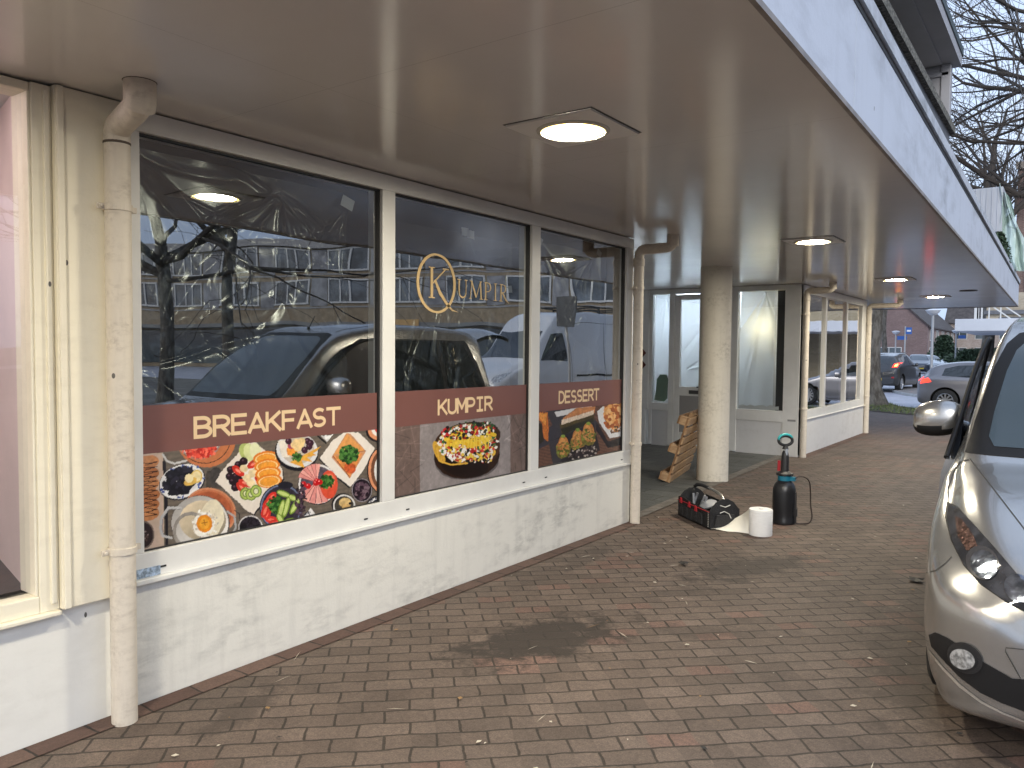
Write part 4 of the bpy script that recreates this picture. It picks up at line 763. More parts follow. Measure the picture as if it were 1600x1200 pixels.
# box on the canopy roof, wrapped in pale green mesh, and its shrub
bx=thing('roof_box','pale ribbed box standing on the canopy roof beside green debris net','roof box',(-1.35,17.6,3.19))
mb=MB(); mb.box(-1.75,-1.2,17.3,18.2,3.14,4.75)
for k in range(6): mb.box(-1.74+k*.09,-1.72+k*.09,17.285,17.3,3.14,4.74)
obj('housing',mb,mat('pale corrugated panel',(.50,.52,.56),.5,var=.08,vscale=4,stretch=(1,1,.2)),bx,bevel=.006)
nt_=thing('debris_net','pale green debris net hanging beside the roof box','net',(-1.0,17.6,3.19))
mb=MB(); N1,N2=26,40; vs=[]
for j in range(N2+1):
    for i in range(N1+1):
        u=i/N1; v=j/N2; wdt=.12+.46*(1-v)**.8; vs.append((-1.27+u*wdt+.03*math.sin(v*9+u*5), 17.35+.07*math.sin(u*19+v*3)+.05*math.sin(u*41+v*7)+.3*u*math.sin(v*3), 3.15+v*1.68-.25*u*v))
mb.add(vs,[(j*(N1+1)+i,j*(N1+1)+i+1,(j+1)*(N1+1)+i+1,(j+1)*(N1+1)+i) for j in range(N2) for i in range(N1)])
obj('net_sheet',mb,filmmat('green mesh',.80,(.60,.74,.66),.5),nt_,smooth=True,recalc=False)
# ================================================================== THINGS ON THE PAVEMENT
# --- pallet leaning against the column
pal=thing('pallet','wooden pallet leaning on its long edge against the round column','pallet',(-4.05,8.75,0))
b0=onz(1046,755); b1=onz(1081,731); du=(b1-b0).normalized(); rt=Vector((du.y,-du.x,0)); lean=R(17)
dv=(rt*math.sin(lean)+Vector((0,0,1))*math.cos(lean)).normalized(); dw=du.cross(dv).normalized()   # normal
if dw.x<0: dw=-dw
b0=b0+Vector((0,0,.002)); PL,PW=1.2,.82
PM=Matrix(((du.x,dv.x,dw.x,b0.x),(du.y,dv.y,dw.y,b0.y),(du.z,dv.z,dw.z,b0.z),(0,0,0,1)))
M_wood=mat('pallet wood',(.36,.22,.12),.8,var=.45,vscale=5,stretch=(1,6,6),bump=.4,bscale=30,col2=(.50,.34,.20)); M_wood2=mat('pallet wood darker',(.30,.17,.085),.85,var=.4,vscale=6,bump=.4,bscale=30)
m=MB(); nb_=7; sw=.088
for k in range(nb_): v=k*(PW-sw)/(nb_-1); m.box(0.0,PL,v,v+sw,-.022,0,PM)
obj('deck_board',m,M_wood,pal,bevel=.002)
m=MB()
for u in (0,PL/2-.05,PL-.1): m.box(u,u+.1,0,PW,-.044,-.022,PM)
obj('cross_board',m,M_wood2,pal,bevel=.002)
m=MB()
for u in (0,PL/2-.07,PL-.14):
    for v in (0,PW/2-.05,PW-.10): m.box(u,u+.13,v,v+.10,-.122,-.044,PM)
obj('block',m,M_wood,pal,bevel=.003)
m=MB()
for v in (0,PW/2-.05,PW-.10): m.box(0,PL,v-.001,v+.099,-.144,-.122,PM)
obj('bottom_board',m,M_wood2,pal,bevel=.002)
# --- tool bag
bag=thing('tool_bag','black open tool bag with red-edged pockets and arched handle','tool bag',(-2.8,6.85,0))
ba=Vector((-3.08,7.00,0)); bb=Vector((-2.60,6.60,0)); du=(bb-ba).normalized(); dn=Vector((-du.y,du.x,0)); BL=(bb-ba).length; BD=.30
BM=Matrix(((du.x,dn.x,0,ba.x),(du.y,dn.y,0,ba.y),(0,0,1,0),(0,0,0,1)))
M_bag=mat('black nylon',(.012,.012,.014),.6,bump=.5,bscale=90,var=.4,vscale=14); M_red=mat('red trim',(.42,.02,.03),.5); M_silv=mat('silver tube',(.62,.62,.60),.25,metal=.9)
m=MB(); t=.012
def wall(poly,y0,y1): m.prism(poly,lambda u,v,tt:BM@Vector((u,tt,v)),y0,y1)
wall([(0,0),(BL,0),(BL,.15),(BL-.04,.165),(BL*.5,.175),(.04,.20),(0,.19)],0,t); wall([(0,0),(BL,0),(BL,.18),(0,.20)],BD-t,BD)
def endw(x0,x1,top): m.prism([(0,0),(BD,0),(BD,.17),(BD*.80,top-.03),(BD*.62,top),(BD*.38,top),(BD*.2,top-.03),(0,.17)],lambda u,v,tt:BM@Vector((tt,u,v)),x0,x1)
endw(0.0,t,.27); endw(BL-t,BL,.27); m.box(0,BL,0,BD,0,.02,BM)
obj('body',m,M_bag,bag,bevel=.005)
m=MB()
for k in range(5): x=.03+k*.095; m.prism([(0,.02),(.085,.02),(.085,.12),(0,.12)],lambda u,v,tt,x=x:BM@Vector((x+u,tt-.01*math.sin(u/.085*3.14),v)),-.012,0.001)
m.prism([(.04,.02),(.26,.02),(.24,.13),(.06,.13)],lambda u,v,tt:BM@Vector((tt,u,v)),BL,BL+.02)
obj('pocket',m,mat('black pocket fabric',(.02,.02,.022),.7,bump=.5,bscale=120),bag,bevel=.004)
m=MB()
for x,z in ((.06,.14),(.23,.13),(.36,.12)): m.prism([(0,0),(.05,0),(.04,.05),(.01,.05)],lambda u,v,tt,x=x,z=z:BM@Vector((x+u,tt,z+v)),-.016,-.010)
m.box(0,BL,-.008,-.003,.155,.161,BM); obj('red_trim',m,M_red,bag)
hp=[BM@Vector((.03+.0*0,BD*.5,.25)),BM@Vector((.05,BD*.5,.29)),BM@Vector((.10,BD*.5,.315)),BM@Vector((.20,BD*.5,.325)),BM@Vector((.32,BD*.5,.32))]
m=MB(); m.tube(hp[1:],.017,12); hn=obj('handle_grip',m,M_black,bag,smooth=True)
m=MB(); m.tube([BM@Vector((.31,BD*.5,.322)),BM@Vector((.42,BD*.5,.315)),BM@Vector((.50,BD*.5,.305)),BM@Vector((.57,BD*.5,.285)),BM@Vector((BL-.012,BD*.5,.24))],.012,12); m.tube([BM@Vector((.05,BD*.5,.29)),BM@Vector((.012,BD*.5,.24))],.012,12); obj('handle_bar',m,M_silv,bag,smooth=True)
m=MB()
for x,a in ((.08,.3),(.14,-.2),(.20,.4),(.30,.15)): m.tube([BM@Vector((x,.10,.05)),BM@Vector((x+.1*a,.12+.1*a,.235))],.012,8)
obj('tool_handle',m,mat('grey tool handles',(.25,.26,.28),.4,var=.5,vscale=9),bag,smooth=True)
m=MB(); m.lathe([(.0,0.0),(.075,.005),(.085,.02),(.06,.04),(0,.05)],20,BM@Matrix.Translation((.33,.15,.15))@Matrix.Rotation(.4,4,'X')); obj('cable_reel',m,mat('grey tape roll',(.33,.34,.36),.45),bag,smooth=True)
m=MB(); m.tube([BM@Vector((BL+.004,.10,.215)),BM@Vector((BL+.010,.15,.20)),BM@Vector((BL+.004,.20,.215))],.004,6); m.tube([BM@Vector((BL+.022,.09,.15)),BM@Vector((BL+.026,.13,.165)),BM@Vector((BL+.024,.18,.14)),BM@Vector((BL+.024,.20,.10))],.0035,6)
for k in range(9): m.box(BL-.03,BL-.018,-.002,.0,.02+k*.016,.027+k*.016,BM)
obj('buckle_thread',m,mat('white thread',(.6,.6,.58),.5),bag)
# --- paper roll
rl=thing('paper_roll','large white paper wiping roll with a loose sheet trailing on the paving','paper roll',(-2.175,6.70,0))
M_paper=mat('white paper',(.78,.78,.77),.9,bump=.25,bscale=45,stretch=(1,1,6),var=.03,vscale=20); px_,py_=-2.175,6.70
m=MB(); m.lathe([(.022,.0),(.096,.0),(.100,.004),(.100,.222),(.096,.227),(.022,.227),(.022,.0)],48,Matrix.Translation((px_,py_,0)),cap=False)
for k in range(8): z=.02+k*.026; m.lathe([(.1002,z),(.1012,z+.003),(.1002,z+.006)],48,Matrix.Translation((px_,py_,0)),cap=False)
obj('roll',m,M_paper,rl,smooth=True)
m=MB(); m.lathe([(.0225,.02),(.0225,.215)],24,Matrix.Translation((px_,py_,0)),cap=False); obj('core',m,mat('cardboard core',(.32,.25,.17),.9),rl,smooth=True,recalc=False)
m=MB(); NU,NV=24,12; vs=[]; A=Vector((px_-.085,py_-.055,0)); B=Vector((px_-.42,py_-.10,0))
for i in range(NU+1):
    u=i/NU
    for j in range(NV+1):
        v=j/NV; p=A.lerp(B,u); lift=(1-u)**1.3; z=.008+.215*v*lift+.006*math.sin(u*9+v*4)*(u); off=Vector((.0,.26,0))*v*(1-lift); vs.append(p+off+Vector((0,.02*math.sin(u*7)*v,z)))
m.add(vs,[(i*(NV+1)+j,i*(NV+1)+j+1,(i+1)*(NV+1)+j+1,(i+1)*(NV+1)+j) for i in range(NU) for j in range(NV)])
sh=obj('loose_sheet',m,mat('paper with painted light',(.78,.76,.68),.9,bump=.2,bscale=30),rl,smooth=True,recalc=False)  # warm light on the white sheet is put into its colour
# --- pressure sprayer
sy=thing('pressure_sprayer','black pump pressure sprayer with turquoise handle and coiled hose','garden sprayer',(-2.155,7.30,0))
T=Matrix.Translation((-2.155,7.30,0)); M_bott=mat('black sprayer plastic',(.018,.019,.022),.32,var=.2,vscale=5); M_teal=mat('turquoise plastic',(.02,.32,.34),.4)
m=MB(); m.lathe([(.085,.0),(.104,.005),(.106,.03),(.100,.045),(.103,.10),(.104,.30),(.101,.33),(.088,.37),(.066,.395),(.056,.405)],40,T); obj('tank',m,M_bott,sy,smooth=True)
m=MB(); m.lathe([(.058,.400),(.062,.404),(.062,.445),(.056,.45)],36,T); m.box(.02,.10,-.025,.025,.405,.44,T); obj('collar',m,mat('blue teal collar',(.01,.17,.26),.4),sy,smooth=True)
m=MB(); m.lathe([(.066,.45),(.072,.455),(.072,.468),(.05,.48),(.036,.49),(.034,.62),(.028,.66),(.02,.68)],32,T)
for k in range(10): a=k*.628; m.box(.066,.078,-.008,.008,.45,.47,T@Matrix.Rotation(a,4,'Z'))
obj('pump_body',m,M_black,sy,smooth=True)
m=MB(); m.tube([T@Vector((.014,-.012,.48)),T@Vector((.014,-.012,.70))],.013,14); obj('pump_rod',m,mat('grey rod',(.40,.44,.50),.35),sy,smooth=True)
m=MB(); m.tube([T@Vector((-.05,-.02,.49)),T@Vector((-.048,-.02,.585))],.014,10); obj('release_valve',m,M_red,sy,smooth=True)
m=MB(); hpts=[Vector((.057*math.cos(a)*(1.12 if abs(math.cos(a))>.6 else 1),0,.775+.045*math.sin(a))) for a in [i*2*math.pi/24 for i in range(25)]]
HM=T@Matrix.Rotation(R(36),4,'Z'); m.tube([HM@p for p in hpts],.014,12,caps=False); m.tube([T@Vector((.01,-.005,.69)),T@Vector((.005,0,.735))],.016,10); m.lathe([(.03,.695),(.022,.715),(.012,.725)],16,T); obj('handle',m,M_black,sy,smooth=True)
m=MB(); tp_=[Vector((.062*math.cos(a),0,.782+.048*math.sin(a))) for a in [R(25+i*13) for i in range(13)]]; m.tube([HM@p for p in tp_],.0145,12); obj('handle_top',m,M_teal,sy,smooth=True)
hz=[(.09,.0,.42),(.12,.02,.445),(.17,.05,.44),(.205,.07,.40),(.215,.08,.30),(.22,.08,.18),(.235,.075,.08),(.22,.06,.025),(.18,.03,.012),(.12,.0,.012),(.11,-.02,.03)]
def cat(pts,n=6):
    pts=[Vector(p) for p in pts]; o=[]
    for i in range(len(pts)-1):
        p0=pts[max(i-1,0)];p1=pts[i];p2=pts[i+1];p3=pts[min(i+2,len(pts)-1)]
        for k in range(n): t=k/n; o.append(.5*((2*p1)+(p2-p0)*t+(2*p0-5*p1+4*p2-p3)*t*t+(3*p1-p0-3*p2+p3)*t**3))
    return o+[pts[-1]]
m=MB(); m.tube([T@p for p in cat(hz)],.0065,8); obj('hose',m,mat('dark rubber hose',(.035,.022,.018),.45),sy,smooth=True)
m=MB(); m.tube([T@Vector((.112,-.02,.02)),T@Vector((.108,-.015,.22)),T@Vector((.104,-.01,.30))],.011,10); m.box(.088,.125,-.03,0,.08,.15,T); obj('lance',m,M_black,sy,smooth=True)
# --- litter: white specks and leaves nobody could count
m=MB(); m2=[]
rs=random.Random(5)
for k in range(380):
    x=rs.uniform(-3.2,1.0) if k%3 else rs.uniform(-3.2,-1.0); y=rs.uniform(1.0,13)
    a=rs.random()*6.28; l=rs.choice([.004,.006,.009,.016]) ; wd=l*rs.uniform(.3,.8)
    if rs.random()<.12: l,wd=rs.uniform(.03,.07),.0022
    m.mi=rs.choice([0,0,0,1,2]); ca,sa=math.cos(a),math.sin(a); z=.009
    m.add([(x+ca*l,y+sa*l,z),(x-sa*wd,y+ca*wd,z+.002),(x-ca*l,y-sa*l,z),(x+sa*wd,y-ca*wd,z+.001)],[(0,1,2,3)])
o=obj('litter',m,[mat('pale crumbs',(.5,.46,.38),.9),mat('dry leaf bits',(.26,.16,.07),.9),mat('dark bits',(.03,.03,.03),.9)],None); tag(o,'small pale crumbs, straws and leaf bits scattered over the brown paving','litter',kind='stuff')
for (px,py,s_,lb) in ((1068,883,.05,'small dark leaf lying on the paving below the paper roll'),(1431,909,.07,'dark crumpled leaf lying beside the silver car')):
    p=onz(px,py); m=MB(); pts=[(p.x+s_*math.cos(a)*(1 if k%2 else .55),p.y+s_*.7*math.sin(a),.012+.012*(k%2)) for k,a in enumerate([i*.7854 for i in range(8)])]
    m.add(pts+[(p.x,p.y,.03)],[(k,(k+1)%8,8) for k in range(8)]); o=obj('fallen_leaf',m,mat('dark leaf',(.03,.027,.025),.6),None); tag(o,lb,'leaf')
# moss and crumbs at the pipe foot
# ================================================================== CARS
def catmull(xs, ys, x):
    xs=np.array(xs,float); ys=np.array(ys,float)
    i=int(np.clip(np.searchsorted(xs,x)-1,0,len(xs)-2)); h=xs[i+1]-xs[i]; t=(x-xs[i])/h
    def sl(k):
        if k<=0: return (ys[1]-ys[0])/(xs[1]-xs[0])
        if k>=len(xs)-1: return (ys[-1]-ys[-2])/(xs[-1]-xs[-2])
        a=(ys[k]-ys[k-1])/(xs[k]-xs[k-1]); b=(ys[k+1]-ys[k])/(xs[k+1]-xs[k])
        return 0*a if a.ndim==0 and a*b<=0 else 2*a*b/(a+b) if a.ndim==0 else np.where(a*b<=0,0,2*a*b/(a+b+1e-12))
    m0,m1=sl(i)*h,sl(i+1)*h; t2,t3=t*t,t*t*t
    return (2*t3-3*t2+1)*ys[i]+(t3-2*t2+t)*m0+(-2*t3+3*t2)*ys[i+1]+(t3-t2)*m1
def section(p,crown=.02,tuck=.97):
    zb,wd,zl,wr,zr,ed=p   # bottom, half width, belt z, roof half width, top z, edge drop
    pts=[(0,zb),(wd*.82,zb),(wd*.95,zb+.06),(wd*.995,zb+.22 if zl-zb>.4 else (zb+zl)/2),(wd,zb+(zl-zb)*.62),(wd*.985,zl),((wd*.985*.42+wr*.58),zl+(zr-ed-zl)*.62),(wr,zr-ed),(wr*.86,zr-ed*.30),(wr*.45,zr-ed*.03),(0,zr)]
    return np.array(pts)
def car_surface(stations,NU=90,NV=44):
    ys=[s[0] for s in stations]; secs=np.array([section(s[1:]) for s in stations])
    us=np.unique(np.concatenate([np.linspace(ys[0],ys[-1],NU),[ys[0]+.01,ys[0]+.03,ys[0]+.06,ys[-1]-.02,ys[-1]-.05]]))
    K=secs.shape[1]; verts=[]; 
    vv=np.linspace(0,K-1,NV)
    for y in us:
        P=catmull(ys,secs,y)
        row=[]
        for v in vv:
            i=int(min(v,K-2)); t=v-i; p0=P[max(i-1,0)];p1=P[i];p2=P[i+1];p3=P[min(i+2,K-1)]
            if i==0: p0=np.array((-p2[0],p2[1]))
            if i==K-2: p3=np.array((-p1[0],p1[1]))
            q=.5*((2*p1)+(p2-p0)*t+(2*p0-5*p1+4*p2-p3)*t*t+(3*p1-p0-3*p2+p3)*t**3); row.append((q[0],q[1]))
        verts.append(row)
    vs=[];N=len(row)
    for y,row in zip(us,verts):
        for x,z in row: vs.append((x,y,z))
        for x,z in row[-2:0:-1]: vs.append((-x,y,z))
    M=2*N-2; fs=[(i*M+k,i*M+(k+1)%M,(i+1)*M+(k+1)%M,(i+1)*M+k) for i in range(len(us)-1) for k in range(M)]
    fs.append(tuple(range(M-1,-1,-1))); fs.append(tuple(range((len(us)-1)*M,len(us)*M)))
    return vs,fs
M_tyre=mat('tyre rubber',(.018,.018,.018),.8,bump=.3,bscale=60); M_rim=mat('alloy rim',(.50,.51,.53),.28,metal=.85); M_arch=mat('wheel well',(.012,.012,.012),.9)
M_cglass=mat('car glass',(.012,.016,.018),.03,spec=.9,coat=.5); M_trim=mat('black car trim',(.012,.012,.013),.55,spec=.3); M_plate=mat('yellow plate',(.72,.52,.05),.5)
M_lens=mat('clear lamp lens',(.55,.58,.62),.08,coat=1.,var=.5,vscale=28); M_chrome=mat('lamp chrome',(.7,.7,.72),.12,metal=1)
def paint(name,col,metal=.55,rough=.32):
    return mat(name,col,rough,metal=metal,coat=.8,var=.04,vscale=180,detail=2)
def wheel(parent,x,y,r,wd,side,world=False,spokes=10,name='wheel'):
    TM=Matrix.Translation((x,y,r))@Matrix.Rotation(R(90)*side,4,'Y')
    m=MB(); m.lathe([(0,-wd/2),(r*.9,-wd/2),(r*.98,-wd*.42),(r,-wd*.3),(r,wd*.3),(r*.98,wd*.42),(r*.9,wd/2),(r*.64,wd/2),(r*.62,wd*.2),(0,wd*.2)],36,TM,cap=False)
    wobj=obj(name,m,M_tyre,parent,world=False,smooth=True)
    m=MB(); m.lathe([(r*.64,wd*.50),(r*.62,wd*.52),(r*.58,wd*.40),(r*.56,wd*.2)],36,TM,cap=False); m.lathe([(0,wd*.46),(r*.12,wd*.46),(r*.15,wd*.36)],18,TM,cap=False)
    for k in range(spokes):
        a=2*math.pi*k/spokes; Q=TM@Matrix.Rotation(a,4,'Z'); m.add([Q@Vector(p) for p in [(r*.08,-r*.045,wd*.42),(r*.08,r*.045,wd*.42),(r*.60,r*.06,wd*.44),(r*.60,-r*.06,wd*.44),(r*.08,-r*.06,wd*.3),(r*.08,r*.06,wd*.3),(r*.60,r*.08,wd*.3),(r*.60,-r*.08,wd*.3)]],[(0,1,2,3),(0,3,7,4),(1,5,6,2),(4,7,6,5)])
    obj('rim',m,M_rim,wobj,world=False,smooth=False)
    return wobj
class Car:
    def __init__(s,name,label,cat_,loc,rz,stations,pmat,wheels,wr=.31,hw=.85,group=None,NU=90,NV=44):
        s.t=thing(name,label,cat_,loc,rz,group); s.name=name; s.hw=hw; s.M=Matrix.Translation(loc)@Matrix.Rotation(rz,4,'Z'); s.inv=s.M.inverted()
        vs,fs=car_surface(stations,NU,NV); s.bvh=BVHTree.FromPolygons([Vector(v) for v in vs],fs)
        m=MB(); m.add(vs,fs); s.body=obj('body',m,[pmat,M_arch],s.t,world=False,smooth=False)
        s.body.data.polygons.foreach_set('use_smooth',[True]*len(s.body.data.polygons)); s.body.data.set_sharp_from_angle(angle=R(38))
        # wheel arches cut with a boolean
        c=MB()
        for wy in wheels:
            for sd in (-1,1): c.lathe([(wr*1.17,-.17),(wr*1.17,.17)],40,Matrix.Translation((sd*(hw-.06),wy,wr*1.02))@Matrix.Rotation(R(90),4,'Y'))
        cut=obj('cutter',c,M_arch,None,world=False); cut.matrix_world=s.M
        bm_=s.body.modifiers.new('arch','BOOLEAN'); bm_.operation='DIFFERENCE'; bm_.object=cut; bm_.solver='FAST'
        bpy.context.view_layer.update(); dg=bpy.context.evaluated_depsgraph_get(); ev=s.body.evaluated_get(dg); me=bpy.data.meshes.new_from_object(ev)
        s.body.modifiers.clear(); s.body.data=me; bpy.data.objects.remove(cut)
        for wy in wheels:
            for sd in (-1,1): wheel(s.t,sd*(hw-.115),wy,wr,.20,sd)
    def hit(s,o,d):
        h=s.bvh.ray_cast(Vector(o),Vector(d).normalized()); return h
    def patch(s,name,poly,view,m,off=.004,parent=None,label=None,dense=.05,both=False,thick=0.,smooth=True):
        """poly in 2D. view: 'L'/'R' side (y,z), 'F'/'B' (x,z), 'T' (x,y), 'PX' photograph ray on this car"""
        def mk(sgn):
            P=[Vector(p) for p in poly]; n=len(P); bpts=[]
            for i in range(n):
                a,b=P[i],P[(i+1)%n]; k=max(1,int((b-a).length/dense)); bpts+= [a.lerp(b,t/k) for t in range(k)]
            xs=[p.x for p in bpts]; ys=[p.y for p in bpts]; inner=[]; nb=len(bpts)
            x=min(xs)+dense/2
            while x<max(xs):
                y=min(ys)+dense/2
                while y<max(ys): inner.append(Vector((x,y))); y+=dense
                x+=dense
            r=delaunay_2d_cdt(bpts+inner,[(i,(i+1)%nb) for i in range(nb)],[list(range(nb))],1,1e-5)
            v2,f2=r[0],r[2]; used=set(i for f in f2 for i in f); mp_={}; vs=[]; bad=set()
            Cc=s.inv@C0
            for i in sorted(used):
                p=v2[i]
                if view=='PX': dd=s.inv.to_3x3()@ray(p.x,p.y); h=s.hit(Cc,dd); 
                elif view in 'LR': sx=-1 if view=='L' else 1; h=s.hit((sx*3,p.x,p.y),(-sx,0,0)); dd=Vector((-sx,0,0))
                elif view=='F': h=s.hit((p.x,-3,p.y),(0,1,0)); dd=Vector((0,1,0))
                elif view=='B': h=s.hit((p.x,9,p.y),(0,-1,0)); dd=Vector((0,-1,0))
                else: h=s.hit((p.x,p.y,5),(0,0,-1)); dd=Vector((0,0,-1))
                if h[0] is None: bad.add(i); continue
                nn=h[1] if h[1].dot(dd)<0 else -h[1]
                q=h[0]+nn*off; mp_[i]=len(vs); vs.append(Vector((q.x*sgn,q.y,q.z)))
            fs=[tuple(mp_[i] for i in f) for f in f2 if not any(i in bad for i in f)]
            if not fs: return None
            m_=MB(); m_.add(vs,fs); o=obj(name,m_,m,parent or s.t,world=False,recalc=False,label=label)
            me=o.data; bm=bmesh.new(); bm.from_mesh(me); bmesh.ops.recalc_face_normals(bm,faces=bm.faces)
            cen=Vector((0,2,.8)); tot=sum((f.normal.dot(f.calc_center_median()-cen)*f.calc_area()) for f in bm.faces)
            if tot<0: bmesh.ops.reverse_faces(bm,faces=bm.faces)
            bm.to_mesh(me); bm.free(); me.polygons.foreach_set('use_smooth',[smooth]*len(me.polygons))
            if thick: q=o.modifiers.new('solid','SOLIDIFY'); q.thickness=thick; q.offset=1
            return o
        o=mk(1)
        if both: mk(-1)
        return o
def window_bands(c,side_polys,ws,rw):
    for poly in side_polys: 
        for v in 'LR': c.patch('side_window',poly,v,M_cglass,.004)
    c.patch('windscreen',ws,'F',M_cglass,.004); c.patch('rear_window',rw,'B',M_cglass,.004)
# ------------------------------------------------------------------ the silver people carrier on the right
P_silver=paint('silver car paint',(.43,.43,.425),.80,.26)
#  y, zbottom, halfwidth, beltz, roofhalf, topz, edgedrop
HS=[(0.00,.26,.46,.50,.34,.62,.05),(0.05,.19,.64,.58,.48,.72,.05),(0.16,.155,.775,.64,.60,.82,.05),(0.34,.145,.835,.72,.665,.90,.045),(0.62,.15,.870,.81,.71,.975,.04),(0.95,.16,.886,.88,.75,1.02,.04),
    (1.20,.18,.89,.94,.785,1.055,.035),(1.42,.18,.892,.96,.785,1.20,.05),(1.70,.18,.892,.975,.765,1.44,.055),(2.00,.18,.892,.985,.735,1.655,.06),(2.18,.18,.892,.99,.715,1.745,.06),(2.45,.18,.892,.995,.70,1.825,.07),(3.0,.18,.892,1.0,.69,1.88,.075),
    (3.7,.18,.892,1.0,.685,1.885,.075),(4.3,.18,.885,1.0,.68,1.86,.08),(4.62,.19,.87,1.0,.66,1.79,.10),(4.76,.22,.83,.98,.66,1.35,.08),(4.84,.28,.76,.90,.62,1.06,.08),(4.88,.34,.68,.8,.57,.88,.05)]
HL=(.345,3.40,0)
hero=Car('parked_car','silver people carrier with its front door ajar, parked at the right edge of the paving','car',HL,0,HS,P_silver,[.82,3.82],.315,.868,NU=190,NV=90)
A_=hero
# glass
for v in 'LR':
    A_.patch('side_window',[(1.72,1.04),(2.0,1.36),(2.22,1.55),(2.45,1.66),(2.56,1.68),(2.64,1.04)],v,M_cglass,.004,dense=.03)
    A_.patch('side_window',[(2.72,1.04),(2.66,1.685),(3.66,1.69),(3.70,1.04)],v,M_cglass,.004,dense=.04)
    A_.patch('side_window',[(3.78,1.04),(3.74,1.69),(4.25,1.66),(4.45,1.40),(4.50,1.04)],v,M_cglass,.004,dense=.04)
    A_.patch('window_trim',[(1.50,1.0),(2.02,1.43),(2.25,1.61),(2.45,1.705),(4.3,1.71),(4.52,1.42),(4.56,1.0)],v,M_trim,.002,dense=.03)
A_.patch('windscreen_surround',[(-.80,1.075),(.80,1.075),(.775,1.24),(.72,1.52),(.675,1.66),(.62,1.725),(.50,1.75),(-.50,1.75),(-.62,1.725),(-.675,1.66),(-.72,1.52),(-.775,1.24)],'F',M_trim,.0025,dense=.03)
M_ws=mat('windscreen glass',(.02,.032,.034),.05,spec=.8,coat=.4,bump=.05,bscale=140)
ws=A_.patch('windscreen',[(-.67,1.115),(.67,1.115),(.70,1.16),(.69,1.28),(.655,1.50),(.62,1.62),(.57,1.68),(.45,1.71),(-.45,1.71),(-.57,1.68),(-.62,1.62),(-.655,1.50),(-.69,1.28),(-.70,1.16)],'F',M_ws,.005,dense=.03)
# wipers
m=MB()
for sx in (-1,):
    pts=[]
for (a,b) in (((-.62,1.125),(.02,1.15)),((-.02,1.115),(.60,1.14))):
    pp=[]
    for k in range(9):
        t=k/8; h=A_.hit((a[0]+(b[0]-a[0])*t,-3,a[1]+(b[1]-a[1])*t),(0,1,0)); pp.append(h[0]+h[1]*.022)
    m.tube(pp,.009,6)
obj('wiper',m,M_trim,A_.t,world=False)
A_.patch('rear_window',[(-.5,1.15),(.5,1.15),(.46,1.55),(-.46,1.55)],'B',M_cglass,.004)
# headlights: traced on this car from the photograph, then mirrored to the other wing
hl=[(1483,788),(1498,795),(1523,822),(1560,864),(1604,916),(1640,958),(1644,985),(1606,957),(1570,938),(1533,912),(1508,884),(1489,846),(1480,812)]
def grow(poly,f):
    cx=sum(p[0] for p in poly)/len(poly); cy=sum(p[1] for p in poly)/len(poly); return [(cx+(x-cx)*f,cy+(y-cy)*f) for x,y in poly]
A_.patch('headlight_bezel',grow(hl,1.05),'PX',M_trim,.002,dense=5,both=True)
M_hl=mat('headlight lens',(.09,.095,.11),.05,metal=.55,coat=1.,var=.4,vscale=14,spec=.9,bump=.06,bscale=25)
A_.patch('headlight',hl,'PX',M_hl,.006,dense=5,both=True)
A_.patch('turn_signal',[(1494,808),(1504,812),(1522,838),(1530,858),(1512,862),(1498,838)],'PX',mat('amber reflector',(.17,.10,.08),.12,coat=1,var=.7,vscale=60,metal=.4),.008,dense=4,both=True)
def pdisc(x,y,rx,ry,rot=0,n=22):
    a=R(rot); return [(x+rx*math.cos(t)*math.cos(a)-ry*math.sin(t)*math.sin(a),y+rx*math.cos(t)*math.sin(a)+ry*math.sin(t)*math.cos(a)) for t in [i*2*math.pi/n for i in range(n)]]
A_.patch('lamp_reflector',pdisc(1537,881,28,24,50),'PX',mat('black lamp ring',(.05,.05,.055),.2,coat=1),.009,dense=5,both=True)
A_.patch('lamp_reflector',pdisc(1540,884,23,20,50),'PX',mat('headlamp bowl',(.26,.30,.38),.14,metal=.9,coat=1,var=.45,vscale=20,bump=.22,bscale=22),.012,dense=4,both=True)
A_.patch('lamp_reflector',pdisc(1592,920,24,20,45),'PX',mat('headlamp bowl',(.62,.66,.74),.10),.010,dense=5,both=True)
# fog lamp recess and lower grille
A_.patch('fog_recess',[(1452,992),(1462,988),(1480,996),(1505,1012),(1540,1036),(1582,1060),(1610,1062),(1700,1075),(1700,1140),(1640,1125),(1602,1112),(1565,1098),(1532,1082),(1500,1058),(1475,1032),(1456,1010)],'PX',M_trim,.003,dense=6,both=True)
A_.patch('fog_recess',pdisc(1509,1028,30,22,35),'PX',M_black,.006,dense=6,both=True)
A_.patch('fog_light',pdisc(1507,1029,19.5,15,25),'PX',mat('fog lamp lens',(.30,.31,.32),.1,coat=1.,var=.5,vscale=50),.014,dense=4,both=True)
A_.patch('fog_recess',pdisc(1507,1029,22,18,25),'PX',M_black,.010,dense=5,both=True)
A_.patch('lip_highlight',[(1449,1012),(1456,1020),(1476,1044),(1502,1070),(1534,1095),(1566,1112),(1602,1126),(1602,1129),(1566,1115),(1534,1099),(1500,1074),(1474,1047),(1454,1022)],'PX',paint('painted lip highlight',(.6,.58,.54),.6,.2),.003,dense=5,both=True)  # highlight along the bumper lip, put on as a lighter paint strip
M_seam=mat('panel seam',(.04,.038,.035),.7)
